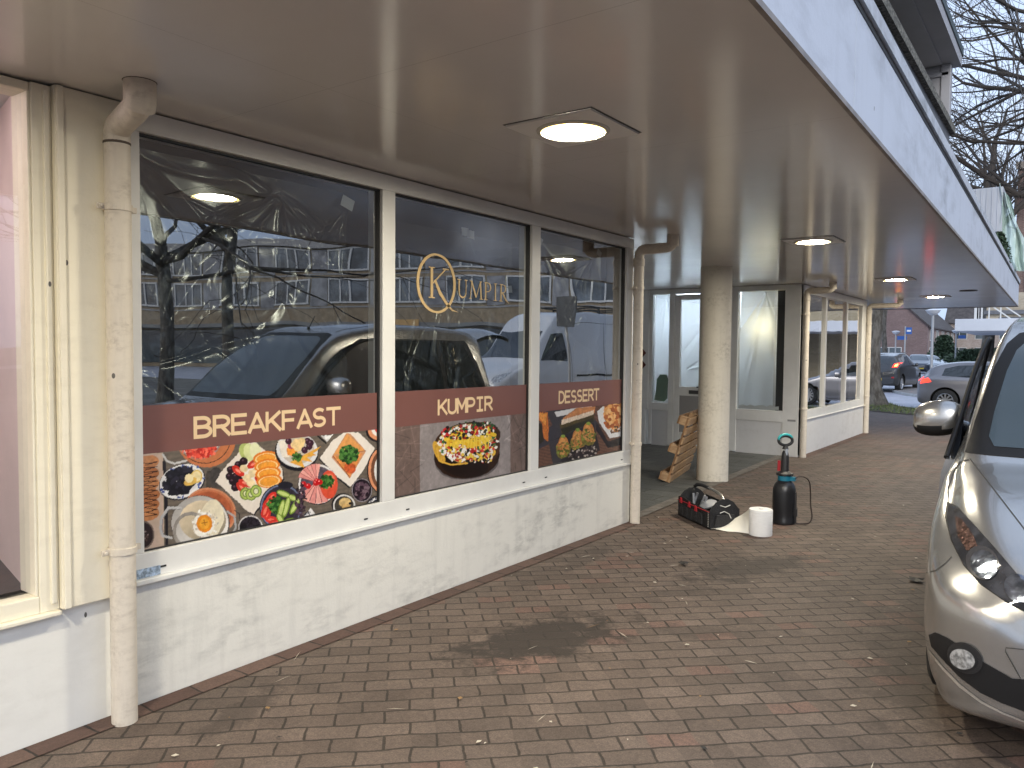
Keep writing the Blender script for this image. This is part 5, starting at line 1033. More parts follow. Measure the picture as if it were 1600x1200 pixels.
def seam(pts,view,wd=.004,name='panel_seam',m=None):
    L=[];Rr=[]
    n=len(pts)
    for i,(x,y) in enumerate(pts):
        x0,y0=pts[max(i-1,0)];x1,y1=pts[min(i+1,n-1)];dx,dy=x1-x0,y1-y0;l=math.hypot(dx,dy) or 1
        L.append((x-dy/l*wd/2,y+dx/l*wd/2)); Rr.append((x+dy/l*wd/2,y-dx/l*wd/2))
    return L+Rr[::-1]
for pts in ([(1441,896),(1462,892),(1478,880),(1487,870)],[(1600,1015),(1572,1012),(1571,1018),(1595,1060)],[(1514,718),(1500,722),(1490,737),(1481,765),(1482,788)],[(1515,716),(1538,745),(1566,782),(1600,826),(1612,850)]):
    A_.patch('panel_seam',seam(pts,'PX',1.5),'PX',M_seam,.0022,dense=6,both=True)
for v in 'LR':
    for pts in ([(1.30,.25),(1.28,.6),(1.42,.98)],[(2.62,.25),(2.63,1.0)],[(3.25,.3),(3.3,.55),(3.55,1.0)],[(1.30,.25),(2.62,.22)],[(2.66,1.68),(3.9,1.68)]):
        A_.patch('panel_seam',seam(pts,v,.007),v,M_seam,.002,dense=.04)
    for yy in (2.40,3.05): A_.patch('door_handle',[(yy,.885),(yy+.16,.885),(yy+.16,.915),(yy,.915)],v,paint('silver car paint',(0,0,0)),.028,dense=.02)
    A_.patch('side_moulding',[(1.45,.50),(3.1,.50),(3.1,.56),(1.45,.56)],v,M_trim,.008,dense=.05)
A_.patch('grille',[(-.36,.60),(.36,.60),(.42,.68),(-.42,.68)],'F',M_trim,.003,dense=.03)
A_.patch('number_plate',[(-.26,.40),(.26,.40),(.26,.51),(-.26,.51)],'F',M_plate,.012,dense=.04)
for sx in (-1,1): A_.patch('tail_light',[(sx*.62,1.0),(sx*.76,1.0),(sx*.70,1.45),(sx*.62,1.45)],'B',mat('red tail lamp',(.4,.02,.02),.15,coat=1),.006,dense=.03)
# yellow reflections are real: only the roof seams are built
for sx in (-1,1): A_.patch('roof_channel',[(sx*.585-.006,2.25),(sx*.585+.006,2.25),(sx*.575+.006,4.0),(sx*.575-.006,4.0)],'T',M_seam,.002,dense=.06)
m=MB(); h=A_.hit((0,2.35,5),(0,0,-1))[0]; m.lathe([(.022,0),(.012,.03)],12,Matrix.Translation(h)); m.tube([h,h+Vector((0,.10,.16))],[.006,.003],8); obj('aerial',m,M_trim,A_.t,world=False)
tg=MB(); tv=[]
for k in range(13):
    t=k/12; yy=4.60+.80*t; zz__=1.80+.16*math.sin(t*1.9)-.10*t
    for j in range(11):
        xx=-.60+1.2*j/10; tv.append(Vector((xx*(1-.05*t),yy,zz__-.10*(xx/.6)**2*(1))))
nn_=len(tv); tg.add(tv+[v-Vector((0,.01,.05)) for v in tv],[(i*11+j,i*11+j+1,(i+1)*11+j+1,(i+1)*11+j) for i in range(12) for j in range(10)]+[(nn_+i*11+j,nn_+(i+1)*11+j,nn_+(i+1)*11+j+1,nn_+i*11+j+1) for i in range(12) for j in range(10)]+[(120+12+j-0,120+12+j+1,nn_+133+j,nn_+132+j) for j in range(10)])
obj('tailgate',tg,P_silver,A_.t,world=False,smooth=True)
# door ajar: window frame standing off the A-pillar, inner panel
dj=MB()
def AP(x,y,z): return Vector((x,y,z))
def offp(pts,o): return [p+Vector(o) for p in pts]
hinge=Vector((-.875,1.42,0)); ang=R(1.2)
def door(p):   # rotates a closed-door point outwards about the front hinge
    q=Vector(p)-hinge; c,s=math.cos(ang),math.sin(ang); return hinge+Vector((q.x*c-q.y*s-.035, q.x*s+q.y*c, q.z))
fr_=[(-.87,1.50,1.02),(-.835,1.76,1.22),(-.80,2.00,1.43),(-.77,2.2,1.585),(-.75,2.42,1.68),(-.745,2.62,1.70)]
dp=[door(p) for p in cat([Vector(p) for p in fr_],5)]
dj.tube(dp,[.015]*len(dp),8); dj.tube([door(p) for p in ((-.745,2.62,1.70),(-.82,2.66,1.3),(-.87,2.66,1.02))],.015,8); obj('door_window_frame',dj,M_trim,A_.t,world=False,smooth=True)
gl=MB(); low=[door((-.845,1.62,1.03)),door((-.86,2.6,1.03))]; gv_=dp[2:]; lo_=[low[0].lerp(low[1],i/(len(gv_)-1)) for i in range(len(gv_))]; gl.add(gv_+lo_,[(i,i+1,len(gv_)+i+1,len(gv_)+i) for i in range(len(gv_)-1)]); obj('door_glass',gl,mat('smoked door glass',(.13,.13,.14),.25,coat=.6),A_.t,world=False,recalc=False)
ds=MB(); g1=[]
NY,NZ=14,10
for i in range(NY+1):
    y=1.42+1.22*i/NY
    for j in range(NZ+1):
        z=.26+(1.02-.26)*j/NZ; h=A_.hit((-3,y,z),(1,0,0)); g1.append(door(h[0]+Vector((-.006,0,0))))
n0=len(g1); g2=[p+Vector((.05,0,0)) for p in g1]; W1=NZ+1
fs=[(i*W1+j,i*W1+j+1,(i+1)*W1+j+1,(i+1)*W1+j) for i in range(NY) for j in range(NZ)]; fs2=[tuple(n0+k for k in f[::-1]) for f in fs]
ed=[(j,j+1,n0+j+1,n0+j) for j in range(NZ)]+[(NY*W1+j,NY*W1+j+1,n0+NY*W1+j+1,n0+NY*W1+j) for j in range(NZ)]+[(i*W1+NZ,(i+1)*W1+NZ,n0+(i+1)*W1+NZ,n0+i*W1+NZ) for i in range(NY)]
ds.add(g1+g2,fs+fs2+ed); dpan=obj('front_door',ds,P_silver,A_.t,world=False,smooth=True)
sl_=MB(); sl_.prism([(1.50,.99),(1.60,1.02),(1.85,1.24),(1.85,1.02)],lambda u,v,t:door((t,u,v)),-.86,-.82); obj('mirror_triangle',sl_,M_trim,A_.t,world=False)
# mirror
mc=hero.inv@Vector((-.66,5.32,1.20)); 
mm=MB(); nL,nA=14,24; vs=[]
for i in range(nL+1):
    t=i/nL*math.pi
    for k in range(nA):
        a=2*math.pi*k/nA; ex=.62; sgn=lambda v:1 if v>=0 else -1
        cx=-.135*math.cos(t) ; rr_=math.sin(t)**.55
        zz_=.115*sgn(math.sin(a))*abs(math.sin(a))**.8*rr_; yy=.095*sgn(math.cos(a))*abs(math.cos(a))**.8*rr_
        taper=1-.25*(cx/.135+1)/2*0
        vs.append(Vector((cx,yy*(1 if yy<0 else .45),zz_*(1.0 if zz_>0 else .9)+.012*(cx/.135))))
fs=[(i*nA+k,i*nA+(k+1)%nA,(i+1)*nA+(k+1)%nA,(i+1)*nA+k) for i in range(nL) for k in range(nA)]
mm.add([mc+v for v in vs],fs); mm.m=[1 if sum((mm.v[i][2]-mc.z) for i in f)/4 < -.045 else 0 for f in fs]
mo=obj('wing_mirror',mm,[P_silver,M_trim],A_.t,world=False,smooth=True)
ma=MB(); ma.tube([mc+Vector((.09,.0,-.055)),mc+Vector((.17,.03,-.065)),mc+Vector((.23,.04,-.075))],[.040,.036,.045],14); obj('mirror_arm',ma,M_trim,mo,world=False,smooth=True)
ma=MB(); ma.tube([mc+Vector((.08,.0,-.02)),mc+Vector((.16,.02,-.035)),mc+Vector((.22,.03,-.05))],[.035,.026,.03],14); obj('mirror_foot',ma,P_silver,mo,world=False,smooth=True)
# ------------------------------------------------------------------ generic cars
def hatch(name,label,loc,rz,pm,scale=1.0,h=1.0,tail_lit=False,group='cars parked along the street',est=False,NU=70,NV=34,kind='hatch'):
    S_=[(0.0,.32,.45,.50,.34,.60,.05),(0.06,.22,.64,.56,.50,.70,.05),(.25,.18,.78,.66,.60,.79,.045),(.6,.17,.83,.76,.66,.87,.04),(1.0,.17,.85,.86,.70,.95,.035),(1.25,.18,.855,.90,.70,1.02,.035),(1.55,.18,.86,.91,.66,1.21,.05),(1.9,.18,.86,.92,.60,1.39,.06),(2.3,.18,.86,.93,.585,1.46,.07),(2.8,.18,.86,.94,.575,1.455,.07),(3.3,.18,.855,.95,.56,1.40,.07),(3.6,.18,.84,.96,.56,1.31,.08),(3.82,.19,.80,.95,.56,1.10,.08),(3.93,.23,.75,.88,.56,.96,.06),(3.98,.30,.66,.80,.5,.84,.05)]
    if kind=='suv': S_=[(y,zb+.06,wd+.03,zl+.16,wr+.05,zr*1.12+.04,ed) for (y,zb,wd,zl,wr,zr,ed) in S_[:-4]]+[(3.85,.26,.87,1.10,.62,1.55,.10),(4.1,.27,.85,1.08,.60,1.38,.12),(4.25,.3,.80,1.02,.6,1.12,.08),(4.33,.36,.72,.92,.55,.98,.05)]
    S_=[(y*scale,zb,wd*scale,zl*h,wr*scale,zr*h,ed) for (y,zb,wd,zl,wr,zr,ed) in S_]
    r=.31 if kind!='suv' else .35
    L_=S_[-1][0]
    c=Car(name,label,'car',loc,rz,S_,pm,[.75*scale,L_-.70*scale],r,.86*scale,group,NU,NV)
    q=scale; k=h*(1.16 if kind=='suv' else 1)
    for v in 'LR':
        c.patch('side_window',[(1.55*q,.97*k),(1.95*q,1.28*k),(2.25*q,1.35*k),(2.38*q,1.35*k),(2.42*q,.98*k)],v,M_cglass,.004,dense=.06)
        c.patch('side_window',[(2.50*q,.985*k),(2.46*q,1.355*k),(3.0*q,1.335*k),(3.32*q,1.24*k),(3.38*q,1.04*k)],v,M_cglass,.004,dense=.06)
        c.patch('panel_seam',seam([(2.46*q,.25),(2.46*q,.97*k)],v,.012),v,M_seam,.002,dense=.08)
        c.patch('panel_seam',seam([(1.28*q,.25),(1.30*q,.88*k)],v,.012),v,M_seam,.002,dense=.08)
        c.patch('panel_seam',seam([(1.28*q,.25),(2.46*q,.25)],v,.012),v,M_seam,.002,dense=.08)
        c.patch('door_handle',[(2.22*q,.80*k),(2.38*q,.80*k),(2.38*q,.825*k),(2.22*q,.825*k)],v,pm,.02,dense=.05)
    kk=k
    c.patch('windscreen',[(-.60*q,1.03*kk),(.60*q,1.03*kk),(.50*q,1.38*kk),(-.50*q,1.38*kk)],'F',mat('pale reflecting windscreen',(.10,.13,.15),.05,spec=1.,coat=1.),.004,dense=.06)
    c.patch('rear_window',[(-.5*q,1.03*k),(.5*q,1.03*k),(.46*q,1.32*k),(-.46*q,1.32*k)],'B',M_cglass,.004,dense=.06)
    for sx in (-1,1):
        c.patch('headlight',[(sx*.40*q,.66*k),(sx*.66*q,.72*k),(sx*.74*q,.82*k),(sx*.6*q,.78*k)],'F',M_lens,.006,dense=.04)
        tl=mat('lit tail lamp',(.6,.02,.02),.2,emit=(1,.04,.02),estr=1.3) if tail_lit else mat('red tail lamp',(.4,.02,.02),.15)
        if kind=='suv':
            c.patch('tail_light',[(sx*.60*q,.90*k),(sx*.80*q,.92*k),(sx*.80*q,1.08*k),(sx*.66*q,1.04*k)],'B',tl,.01,dense=.04)
            c.patch('turn_signal',[(sx*.69*q,.94*k),(sx*.77*q,.95*k),(sx*.77*q,1.03*k),(sx*.70*q,1.01*k)],'B',mat('lit amber lamp',(1,.4,.05),.2,emit=(1,.45,.05),estr=5),.014,dense=.04)
            c.patch('reflector',[(sx*.62*q,.58),(sx*.72*q,.58),(sx*.72*q,.64),(sx*.62*q,.64)],'B',mat('red tail lamp',(.4,.02,.02),.15),.01,dense=.04)
            m=MB(); m.box(sx*.60*q-.012,sx*.60*q+.012,2.0,3.7,1.66*h,1.69*h); obj('roof_rail',m,M_rim,c.t,world=False)
        else:
            c.patch('tail_light',[(sx*.60*q,.86*k),(sx*.72*q,.88*k),(sx*.76*q,.98*k),(sx*.60*q,1.0*k)],'B',tl,.01,dense=.04)
            sd='L' if sx<0 else 'R'; c.patch('tail_light',[(3.62*q,.86*k),(3.90*q,.80*k),(3.86*q,.93*k),(3.70*q,.97*k)],sd,tl,.008,dense=.04)
        m=MB(); m.lathe([(0,-.06),(.06,-.05),(.085,0),(.06,.05),(0,.06)],12,Matrix.Translation((sx*.93*q,1.62*q,1.0*k))@Matrix.Rotation(R(90),4,'Y')); m.bar((sx*.86*q,1.64*q,.96*k),(sx*.90*q,1.62*q,.98*k),.04,.04); obj('wing_mirror',m,pm,c.t,world=False,smooth=True)
    c.patch('number_plate',[(-.26,.48),(.26,.48),(.26,.58),(-.26,.58)],'B',M_plate,.012,dense=.06)
    c.patch('number_plate',[(-.26,.36),(.26,.36),(.26,.46),(-.26,.46)],'F',M_plate,.012,dense=.06)
    c.patch('grille',[(-.45,.24),(.45,.24),(.40,.34),(-.40,.34)],'F',M_trim,.004,dense=.06)
    return c
def place_rear(x,y,rz,L):  # location so that the rear ends at x,y
    return (x-L*math.sin(-rz)*-1 if 0 else x+L*math.sin(rz), y-L*math.cos(rz), 0)
# hatchback crossing: rear towards -X, nose towards +X
# local +y (rearwards) must point to -X  -> rz = +90deg
hatch('hatchback_car','grey hatchback crossing the street just beyond the grass strip',(.42,24.9,0),R(92),paint('grey car paint',(.24,.24,.26),.5,.3),1.0,.95,tail_lit=True,group='cars on the street behind the shops',NU=110,NV=60)
sv=hatch('estate_car','dark grey off-roader seen from behind with its orange indicator lit, by the thick trunk',(-6.25,38.4,0),R(176),paint('dark grey car paint',(.05,.052,.055),.4,.3),1.0,.96,tail_lit=True,group='cars on the street behind the shops',kind='suv')
G='cars on the street behind the shops'
hatch('parked_car','pale blue-white car partly hidden behind the off-roader',(-9.75,53.0,0),R(38),paint('pale blue white paint',(.50,.56,.62),.2,.3),1.06,1.22,group=G)
hatch('parked_car','small white car parked beyond the blue sign post',(-9.3,58.0,0),R(40),paint('white car paint',(.70,.71,.72),.0,.3),.95,1.0,group=G)
hatch('parked_car','dark blue car with pale windscreen parked right of the small white car',(-9.75,67.5,0),R(12),paint('dark blue paint',(.05,.065,.09),.3,.3),1.0,1.03,group=G)
hatch('parked_car','silver-white car at the right end of the row of parked cars',(-8.9,74.0,0),R(40),paint('pale silver paint',(.55,.58,.60),.3,.3),1.05,1.0,group=G)
# cars seen only in the big window reflections
hatch('parked_car','white car with red neighbour reflected low at the left of the breakfast window',(4.9,-1.9,0),R(0),paint('white car paint',(.7,.7,.7),0,.3),1.0,1.0,group='cars along the kerb by the shop')
hatch('parked_car','red hatchback parked beyond the people carrier',(7.2,-.1,0),R(4),paint('red car paint',(.35,.02,.02),.2,.3),1.0,1.0,group='cars along the kerb by the shop')
# white panel van with roof bars
VS=[(0.0,.36,.70,.62,.60,.80,.06),(.08,.24,.86,.75,.70,.98,.06),(.35,.22,.95,.95,.78,1.12,.05),(.85,.22,.98,1.15,.82,1.32,.05),(1.2,.22,.985,1.2,.82,1.62,.07),(1.65,.22,.99,1.22,.80,2.15,.10),(2.0,.22,.99,1.25,.80,2.48,.12),(2.4,.22,.99,1.3,.82,2.56,.10),(3.5,.22,.99,1.35,.84,2.58,.10),(5.4,.22,.99,1.35,.84,2.58,.10),(5.62,.24,.98,1.35,.84,2.54,.10),(5.70,.34,.94,1.2,.8,2.3,.1)]
# front at left in the mirror image; it stands across the street
van=Car('delivery_van','white high-roof delivery van with roof bars across the street','van',(4.75,14.1,0),R(12),VS,paint('white van paint',(.72,.73,.74),0,.3),[1.0,4.5],.34,.99,None,90,44)
for v in 'LR':
    van.patch('side_window',[(1.35,1.32),(1.75,1.95),(2.2,2.0),(2.2,1.32)],v,M_cglass,.004,dense=.06)
    for yy in (2.35,3.6,5.2): van.patch('panel_seam',seam([(yy,.3),(yy,2.3)],v,.014),v,M_seam,.002,dense=.1)
    van.patch('side_rail',[(2.6,.95),(5.4,.95),(5.4,1.0),(2.6,1.0)],v,M_trim,.006,dense=.1)
    van.patch('panel_seam',seam([(2.35,2.28),(5.5,2.28)],v,.012),v,M_seam,.002,dense=.1)
van.patch('windscreen',[(-.78,1.40),(.78,1.40),(.70,2.05),(-.70,2.05)],'F',M_cglass,.004,dense=.06)
for sx in (-1,1): van.patch('headlight',[(sx*.62,.78),(sx*.86,.85),(sx*.88,1.08),(sx*.7,.98)],'F',M_lens,.006,dense=.05)
van.patch('number_plate',[(-.26,.42),(.26,.42),(.26,.53),(-.26,.53)],'F',M_plate,.01,dense=.06)
m=MB()
for yy in (2.6,3.5,4.4,5.2): m.bar((-.8,yy,2.68),(.8,yy,2.68),.05,.04); m.box(-.80,-.76,yy-.02,yy+.02,2.5,2.68); m.box(.76,.80,yy-.02,yy+.02,2.5,2.68)
m.bar((-.8,2.5,2.70),(-.8,5.3,2.70),.03,.03); m.bar((.8,2.5,2.70),(.8,5.3,2.70),.03,.03); obj('roof_bars',m,M_trim,van.t,world=False)
# ------------------------------------------------------------------ trees
M_bark=mat('bark',(.085,.075,.06),.95,var=.6,vscale=9,bump=1.,bscale=14,stretch=(1,1,.35),col2=(.19,.175,.15),ramp=(.42,.62)); M_twig=mat('twigs',(.06,.05,.042),.9)
def tree(name,label,x,y,r0,h0,H,spread,seed,depth=5,nb=6,lean=(0,0),minr=.006,up=.35,group=None,base_dir=None,twigmax=14000,flare=1.35,n0=20,zmin=-9):
    rs=random.Random(seed); t=thing(name,label,'tree',(x,y,0),0,group)
    m=MB(); pts=[];rad=[]
    for k in range(13):
        z=h0*k/12; pts.append((x+lean[0]*z+.06*math.sin(z*1.3+seed),y+lean[1]*z+.05*math.cos(z+seed),z)); rad.append(r0*((1+(flare-1)*math.exp(-z*3))*(1-.25*z/h0)))
    m.tube(pts,rad,n0)
    # bark relief
    if r0>.15:
        m.v=[(p[0]+.03*r0/.24*mn.noise(Vector((p[0]*9,p[1]*9,p[2]*2.5))),p[1]+.03*r0/.24*mn.noise(Vector((p[1]*9+4,p[0]*9,p[2]*2.5))),p[2]) for p in m.v]
    obj('trunk',m,M_bark,t,smooth=True)
    c=MB(); cnt=[0]
    def grow(p,d,L,r,lv):
        if cnt[0]>twigmax or r<minr*.5: return
        seg=4 if lv<3 else 3; pts=[p];rad=[r]; q=Vector(p); dd=Vector(d)
        for k in range(seg):
            dd=(dd+Vector((rs.gauss(0,.13),rs.gauss(0,.13),rs.gauss(0,.10)+(.06*up if lv<2 else .03)))).normalized(); q=q+dd*L/seg
            if q.z<zmin: dd=Vector((dd.x,dd.y,abs(dd.z)+.25)).normalized(); q.z=max(q.z,zmin-.3)
            pts.append(q.copy()); rad.append(max(minr*.6,r*(1-.45*(k+1)/seg)))
        c.tube(pts,rad,8 if lv<2 else 5 if lv<3 else 3,caps=False); cnt[0]+=1
        if lv>=depth: return
        nc=rs.randint(3,4) if lv<2 else rs.randint(2,4)
        for k in range(nc):
            i=seg if k==0 else rs.randint(1,seg); a=rs.uniform(.35,.95)*(.5 if k==0 else 1); ax=dd.cross(Vector((rs.gauss(0,1),rs.gauss(0,1),rs.gauss(0,1)))).normalized()
            nd=(Matrix.Rotation(a,3,ax)@dd).normalized(); grow(pts[i],nd,L*rs.uniform(.55,.85),rad[i]*rs.uniform(.5,.72) if k else rad[i]*.85,lv+1)
    top=Vector(pts[-1]); 
    for k in range(nb):
        a=2*math.pi*(k+rs.random()*.6)/nb; e=rs.uniform(.25,1.0)*up*2.2; d=Vector((math.cos(a),math.sin(a),e)).normalized()
        if base_dir and k<len(base_dir): d=Vector(base_dir[k]).normalized()
        z=rs.uniform(.78,1.0)*h0; p=Vector((x+lean[0]*z,y+lean[1]*z,z)); grow(p,d,spread*rs.uniform(.38,.5),r0*rs.uniform(.30,.5),0)
    grow(top,Vector((lean[0],lean[1],1)),(H-h0)*.4,r0*.7,0)
    obj('crown',c,M_twig,t,smooth=False,recalc=False); return t
tree('bare_tree','thick rough-barked trunk standing in the grass beside the last drain pipe',-4.95,25.6,.235,5.5,10,5,3,depth=4,nb=5,twigmax=1500,minr=.01,flare=1.9,n0=36)
tree('bare_tree','large bare tree whose branches fill the sky at the upper right',2.7,22.5,.32,8.2,14,8.5,11,depth=6,nb=14,twigmax=9000,minr=.009,up=.22,
     base_dir=[(-1,-.1,.10),(-1,.25,.30),(-1,-.3,.55),(-1,.05,-.12),(-1,.5,.05),(-.9,-.5,.35),(-1,0,.8),(-.8,.6,.5),(-.9,-.2,-.05)],zmin=5.6)
tree('bare_tree','bare tree with upright pollard branches rising behind the far canopy',-4.1,52.0,.34,10.2,19,7.5,23,depth=5,nb=8,twigmax=3500,minr=.016,up=1.1)
tree('bare_tree','slender bare tree in front of the brick gable',-13.2,72,.22,7,13,6,31,depth=4,nb=6,twigmax=900,minr=.02,up=.9)
tree('bare_tree','bare tree far beyond the pollard',1.5,70,.3,9,20,11,37,depth=5,nb=8,twigmax=2500,minr=.02,up=.8)
tree('street_tree','broad bare street tree across the road, reflected at the left of the breakfast window',12.4,10.9,.20,4.2,10,9,41,depth=5,nb=8,twigmax=3000,minr=.012,up=.35)
tree('street_tree','straight bare street tree across the road, reflected in the middle of the breakfast window',11.3,12.1,.15,5.0,10,7,43,depth=5,nb=6,twigmax=2000,minr=.012,up=.5)
# grass strip
gv=MB(); pts=[(-5.6,25.2),(-5.3,23.3),(-4.4,22.75),(-3.0,21.9),(-1.6,21.7),(-.2,21.9),(1.5,22.3),(1.6,23.2),(-.5,23.3),(-2.8,23.9),(-4.2,25.5),(-5.0,27.4),(-6.0,27.0)]
gv.add([(x,y,.012) for x,y in pts],[tuple(range(len(pts)))]); struct('grass_verge',gv,M_soil)
def inside(x,y):
    c=False
    for i in range(len(pts)):
        x0,y0=pts[i];x1,y1=pts[(i+1)%len(pts)]
        if (y0>y)!=(y1>y) and x<(x1-x0)*(y-y0)/(y1-y0)+x0: c=not c
    return c
gm=MB(); rs=random.Random(2)
for k in range(9000):
    x=rs.uniform(-6,1.6); y=rs.uniform(21.7,27.4)
    if not inside(x,y): continue
    a=rs.random()*6.28; h=rs.uniform(.03,.11); wd=.008; gm.mi=0 if rs.random()<.7 else 1
    gm.add([(x-wd*math.cos(a),y-wd*math.sin(a),.01),(x+wd*math.cos(a),y+wd*math.sin(a),.01),(x+rs.gauss(0,.03),y+rs.gauss(0,.03),h)],[(0,1,2)])
o=obj('grass',gm,[M_grass,mat('pale grass',(.26,.30,.10),.8)],None,recalc=False); tag(o,'short green grass on the verge round the thick trunk','grass',kind='stuff')
# traffic island and kerb line
g=MB(); ip=[(-6.0,34.9),(-5.7,33.9),(-5.1,32.4),(-4.3,31.2),(-2.4,30.4),(0,30.6),(2,33),(0,38),(-3.5,41),(-5.9,40.2),(-6.3,38.0)]; g.prism(ip,lambda u,v,t:(u,v,t),-.01,.10); struct('traffic_island',g,mat('island paving',(.26,.235,.22),.85,var=.2,vscale=3))
g=MB(); ipk=[(x*1.0+ (x+5)*.03,y+(y-36.5)*.05) for x,y in ip]; g.prism(ipk,lambda u,v,t:(u,v,t),-.01,.09); struct('island_kerb',g,M_kerb)
# ------------------------------------------------------------------ lamp posts and signs
M_post=mat('galvanised post',(.42,.43,.44),.45,metal=.4); M_disc=mat('pale lamp hood',(.70,.72,.75),.4); M_blue=mat('blue sign',(.03,.12,.42),.4); M_wht=mat('sign white',(.8,.8,.8),.5)
def lamp_post(px,py_base,dep,h,label,sc_=1.,sign=None):
    d=ray(px,552); p=C0+d*dep; x,y=p.x,p.y
    t=thing('lamp_post',label,'street lamp',(x,y,0),0,'hooded street lamps'); T=Matrix.Translation((x,y,0))
    m=MB(); m.tube([(x,y,0),(x,y,.9),(x,y,h-.25)],[.075,.06,.05],14); obj('pole',m,M_post,t,smooth=True)
    m=MB(); m.lathe([(0,h+.03),(.16,h+.015),(.31*sc_,h-.04),(.315*sc_,h-.055),(.30*sc_,h-.06)],28,T,cap=False); obj('hood',m,M_disc,t,smooth=True)
    m=MB(); m.lathe([(.28*sc_,h-.06),(.24*sc_,h-.15),(.12*sc_,h-.24),(.06,h-.26)],24,T,cap=False); obj('lamp_bowl',m,mat('milky lamp bowl',(.62,.64,.68),.3),t,smooth=True)
    if sign:
        m=MB(); m.box(x+sign[0],x+sign[1],y-.02,y+.0,sign[2],sign[3]); so=obj('street_sign',m,M_blue,t)
    return t
lamp_post(1456,600,34.5,3.55,'tallest street lamp, in front of the parked cars behind the grey hatchback')
lamp_post(1399,560,62,3.35,'small street lamp with a blue name sign, left of the blue sign post',1.,(.1,.8,2.65,2.95))
lamp_post(1493,560,60,3.4,'street lamp below the far white canopy with a blue name sign',1.,(.15,.65,2.75,3.0))
p=C0+ray(1413.5,552)*35.; t=thing('sign_post','thin grey post with a blue parking sign on the traffic island','sign post',(p.x,p.y,0))
m=MB(); m.tube([(p.x,p.y,0),(p.x,p.y,2.8)],.032,10); obj('post',m,M_post,t,smooth=True)
m=MB(); m.box(p.x+.03,p.x+.27,p.y-.05,p.y-.03,2.45,2.75); b=obj('sign_plate',m,M_blue,t); 
m=MB(); m.box(p.x+.07,p.x+.23,p.y-.053,p.y-.0505,2.56,2.64); obj('sign_mark',m,M_wht,b)
t=thing('sign_post','grey board sign on a thin post, reflected in the dessert window','sign post',(-.15,10.4,0)); bpy.data.objects.remove(t)
xs_,ys_=1.15,12.6
t=thing('sign_post','rectangular grey sign on a thin post across the pavement, reflected in the dessert window','sign post',(xs_,ys_,0))
m=MB(); m.tube([(xs_,ys_,0),(xs_,ys_,2.6)],.03,10); obj('post',m,M_post,t,smooth=True)
m=MB(); m.box(xs_-.20,xs_+.20,ys_-.05,ys_-.03,2.05,2.62); obj('sign_plate',m,mat('dark sign back',(.06,.065,.07),.5),t)
# ------------------------------------------------------------------ buildings beyond
M_bwall=brickmat('red brown house brick',(.155,.098,.09),(.21,.135,.125),(.22,.20,.19),.22,.07,.008,plane='XZ',fine=.05); M_bwallY=brickmat('red brown house brick side',(.24,.15,.125),(.32,.21,.18),(.28,.25,.22),.22,.07,.008,plane='YZ',fine=.05)
M_roof=mat('dark roof tiles',(.075,.065,.062),.8,var=.3,vscale=2,bump=.4,bscale=6); M_wfr=mat('white window frames',(.6,.6,.58),.5); M_wgl=mat('house window glass',(.07,.09,.10),.08,spec=.8)
def win(parent,x0,x1,z0,z1,y,mull=1,axis='X',name='window'):
    m=MB(); f=.07
    def bx_(a,b,c,d,o1,o2):
        if axis=='X': m.box(a,b,y-o2,y-o1,c,d)
        else: m.box(y+o1,y+o2,a,b,c,d)
    bx_(x0,x1,z1-f,z1,.0,.06); bx_(x0,x1,z0,z0+f,.0,.07); bx_(x0,x0+f,z0+f,z1-f,0,.06); bx_(x1-f,x1,z0+f,z1-f,0,.06)
    for k in range(1,mull+1): c=x0+(x1-x0)*k/(mull+1); bx_(c-f/2,c+f/2,z0+f,z1-f,0,.055)
    w_=obj(name,m,M_wfr,parent); m2=MB()
    if axis=='X': m2.box(x0+f,x1-f,y-.02,y-.003,z0+f,z1-f)
    else: m2.box(y+.003,y+.02,x0+f,x1-f,z0+f,z1-f)
    obj('pane',m2,M_wgl,w_); return w_
# gable house
hx,hy_=-14.3,104.; hs_=thing('brick_house','red-brown brick house with a steep gable behind the parked cars','house',(hx,hy_,0)); GW=12.
m=MB(); m.prism([(hx,0),(hx,5.0),(hx-GW/2,10.6),(hx-GW,5.0),(hx-GW,0)],lambda u,v,t:(u,t,v),hy_,hy_+.3); obj('gable_wall',m,M_bwall,hs_)
m=MB(); m.box(hx-.3,hx-.002,hy_+.3,hy_+26,0,5.0); obj('side_wall',m,M_bwallY,hs_)
m=MB(); m.add([(hx+.35,hy_-.3,4.75),(hx+.35,hy_+26,4.75),(hx-GW/2,hy_+26,10.85),(hx-GW/2,hy_-.3,10.85),(hx+.35,hy_-.3,4.6),(hx+.35,hy_+26,4.6),(hx-GW/2,hy_+26,10.68),(hx-GW/2,hy_-.3,10.68)],[(0,1,2,3),(7,6,5,4),(0,3,7,4),(1,0,4,5)]); m.add([(hx-GW-.35,hy_-.3,4.75),(hx-GW-.35,hy_+26,4.75),(hx-GW/2,hy_+26,10.86),(hx-GW/2,hy_-.3,10.86)],[(3,2,1,0)]); obj('roof',m,M_roof,hs_)
win(hs_,hx-5.6,hx-2.8,.9,2.3,hy_,1); win(hs_,hx-9.6,hx-8.2,5.2,6.6,hy_,1); win(hs_,hx-7.2,hx-5.8,5.2,6.6,hy_,1)
for k in range(5): win(hs_,hy_+1.5+k*5,hy_+3.6+k*5,3.1,4.5,hx,1,'Y'); win(hs_,hy_+1.5+k*5,hy_+3.6+k*5,.9,2.3,hx,1,'Y')
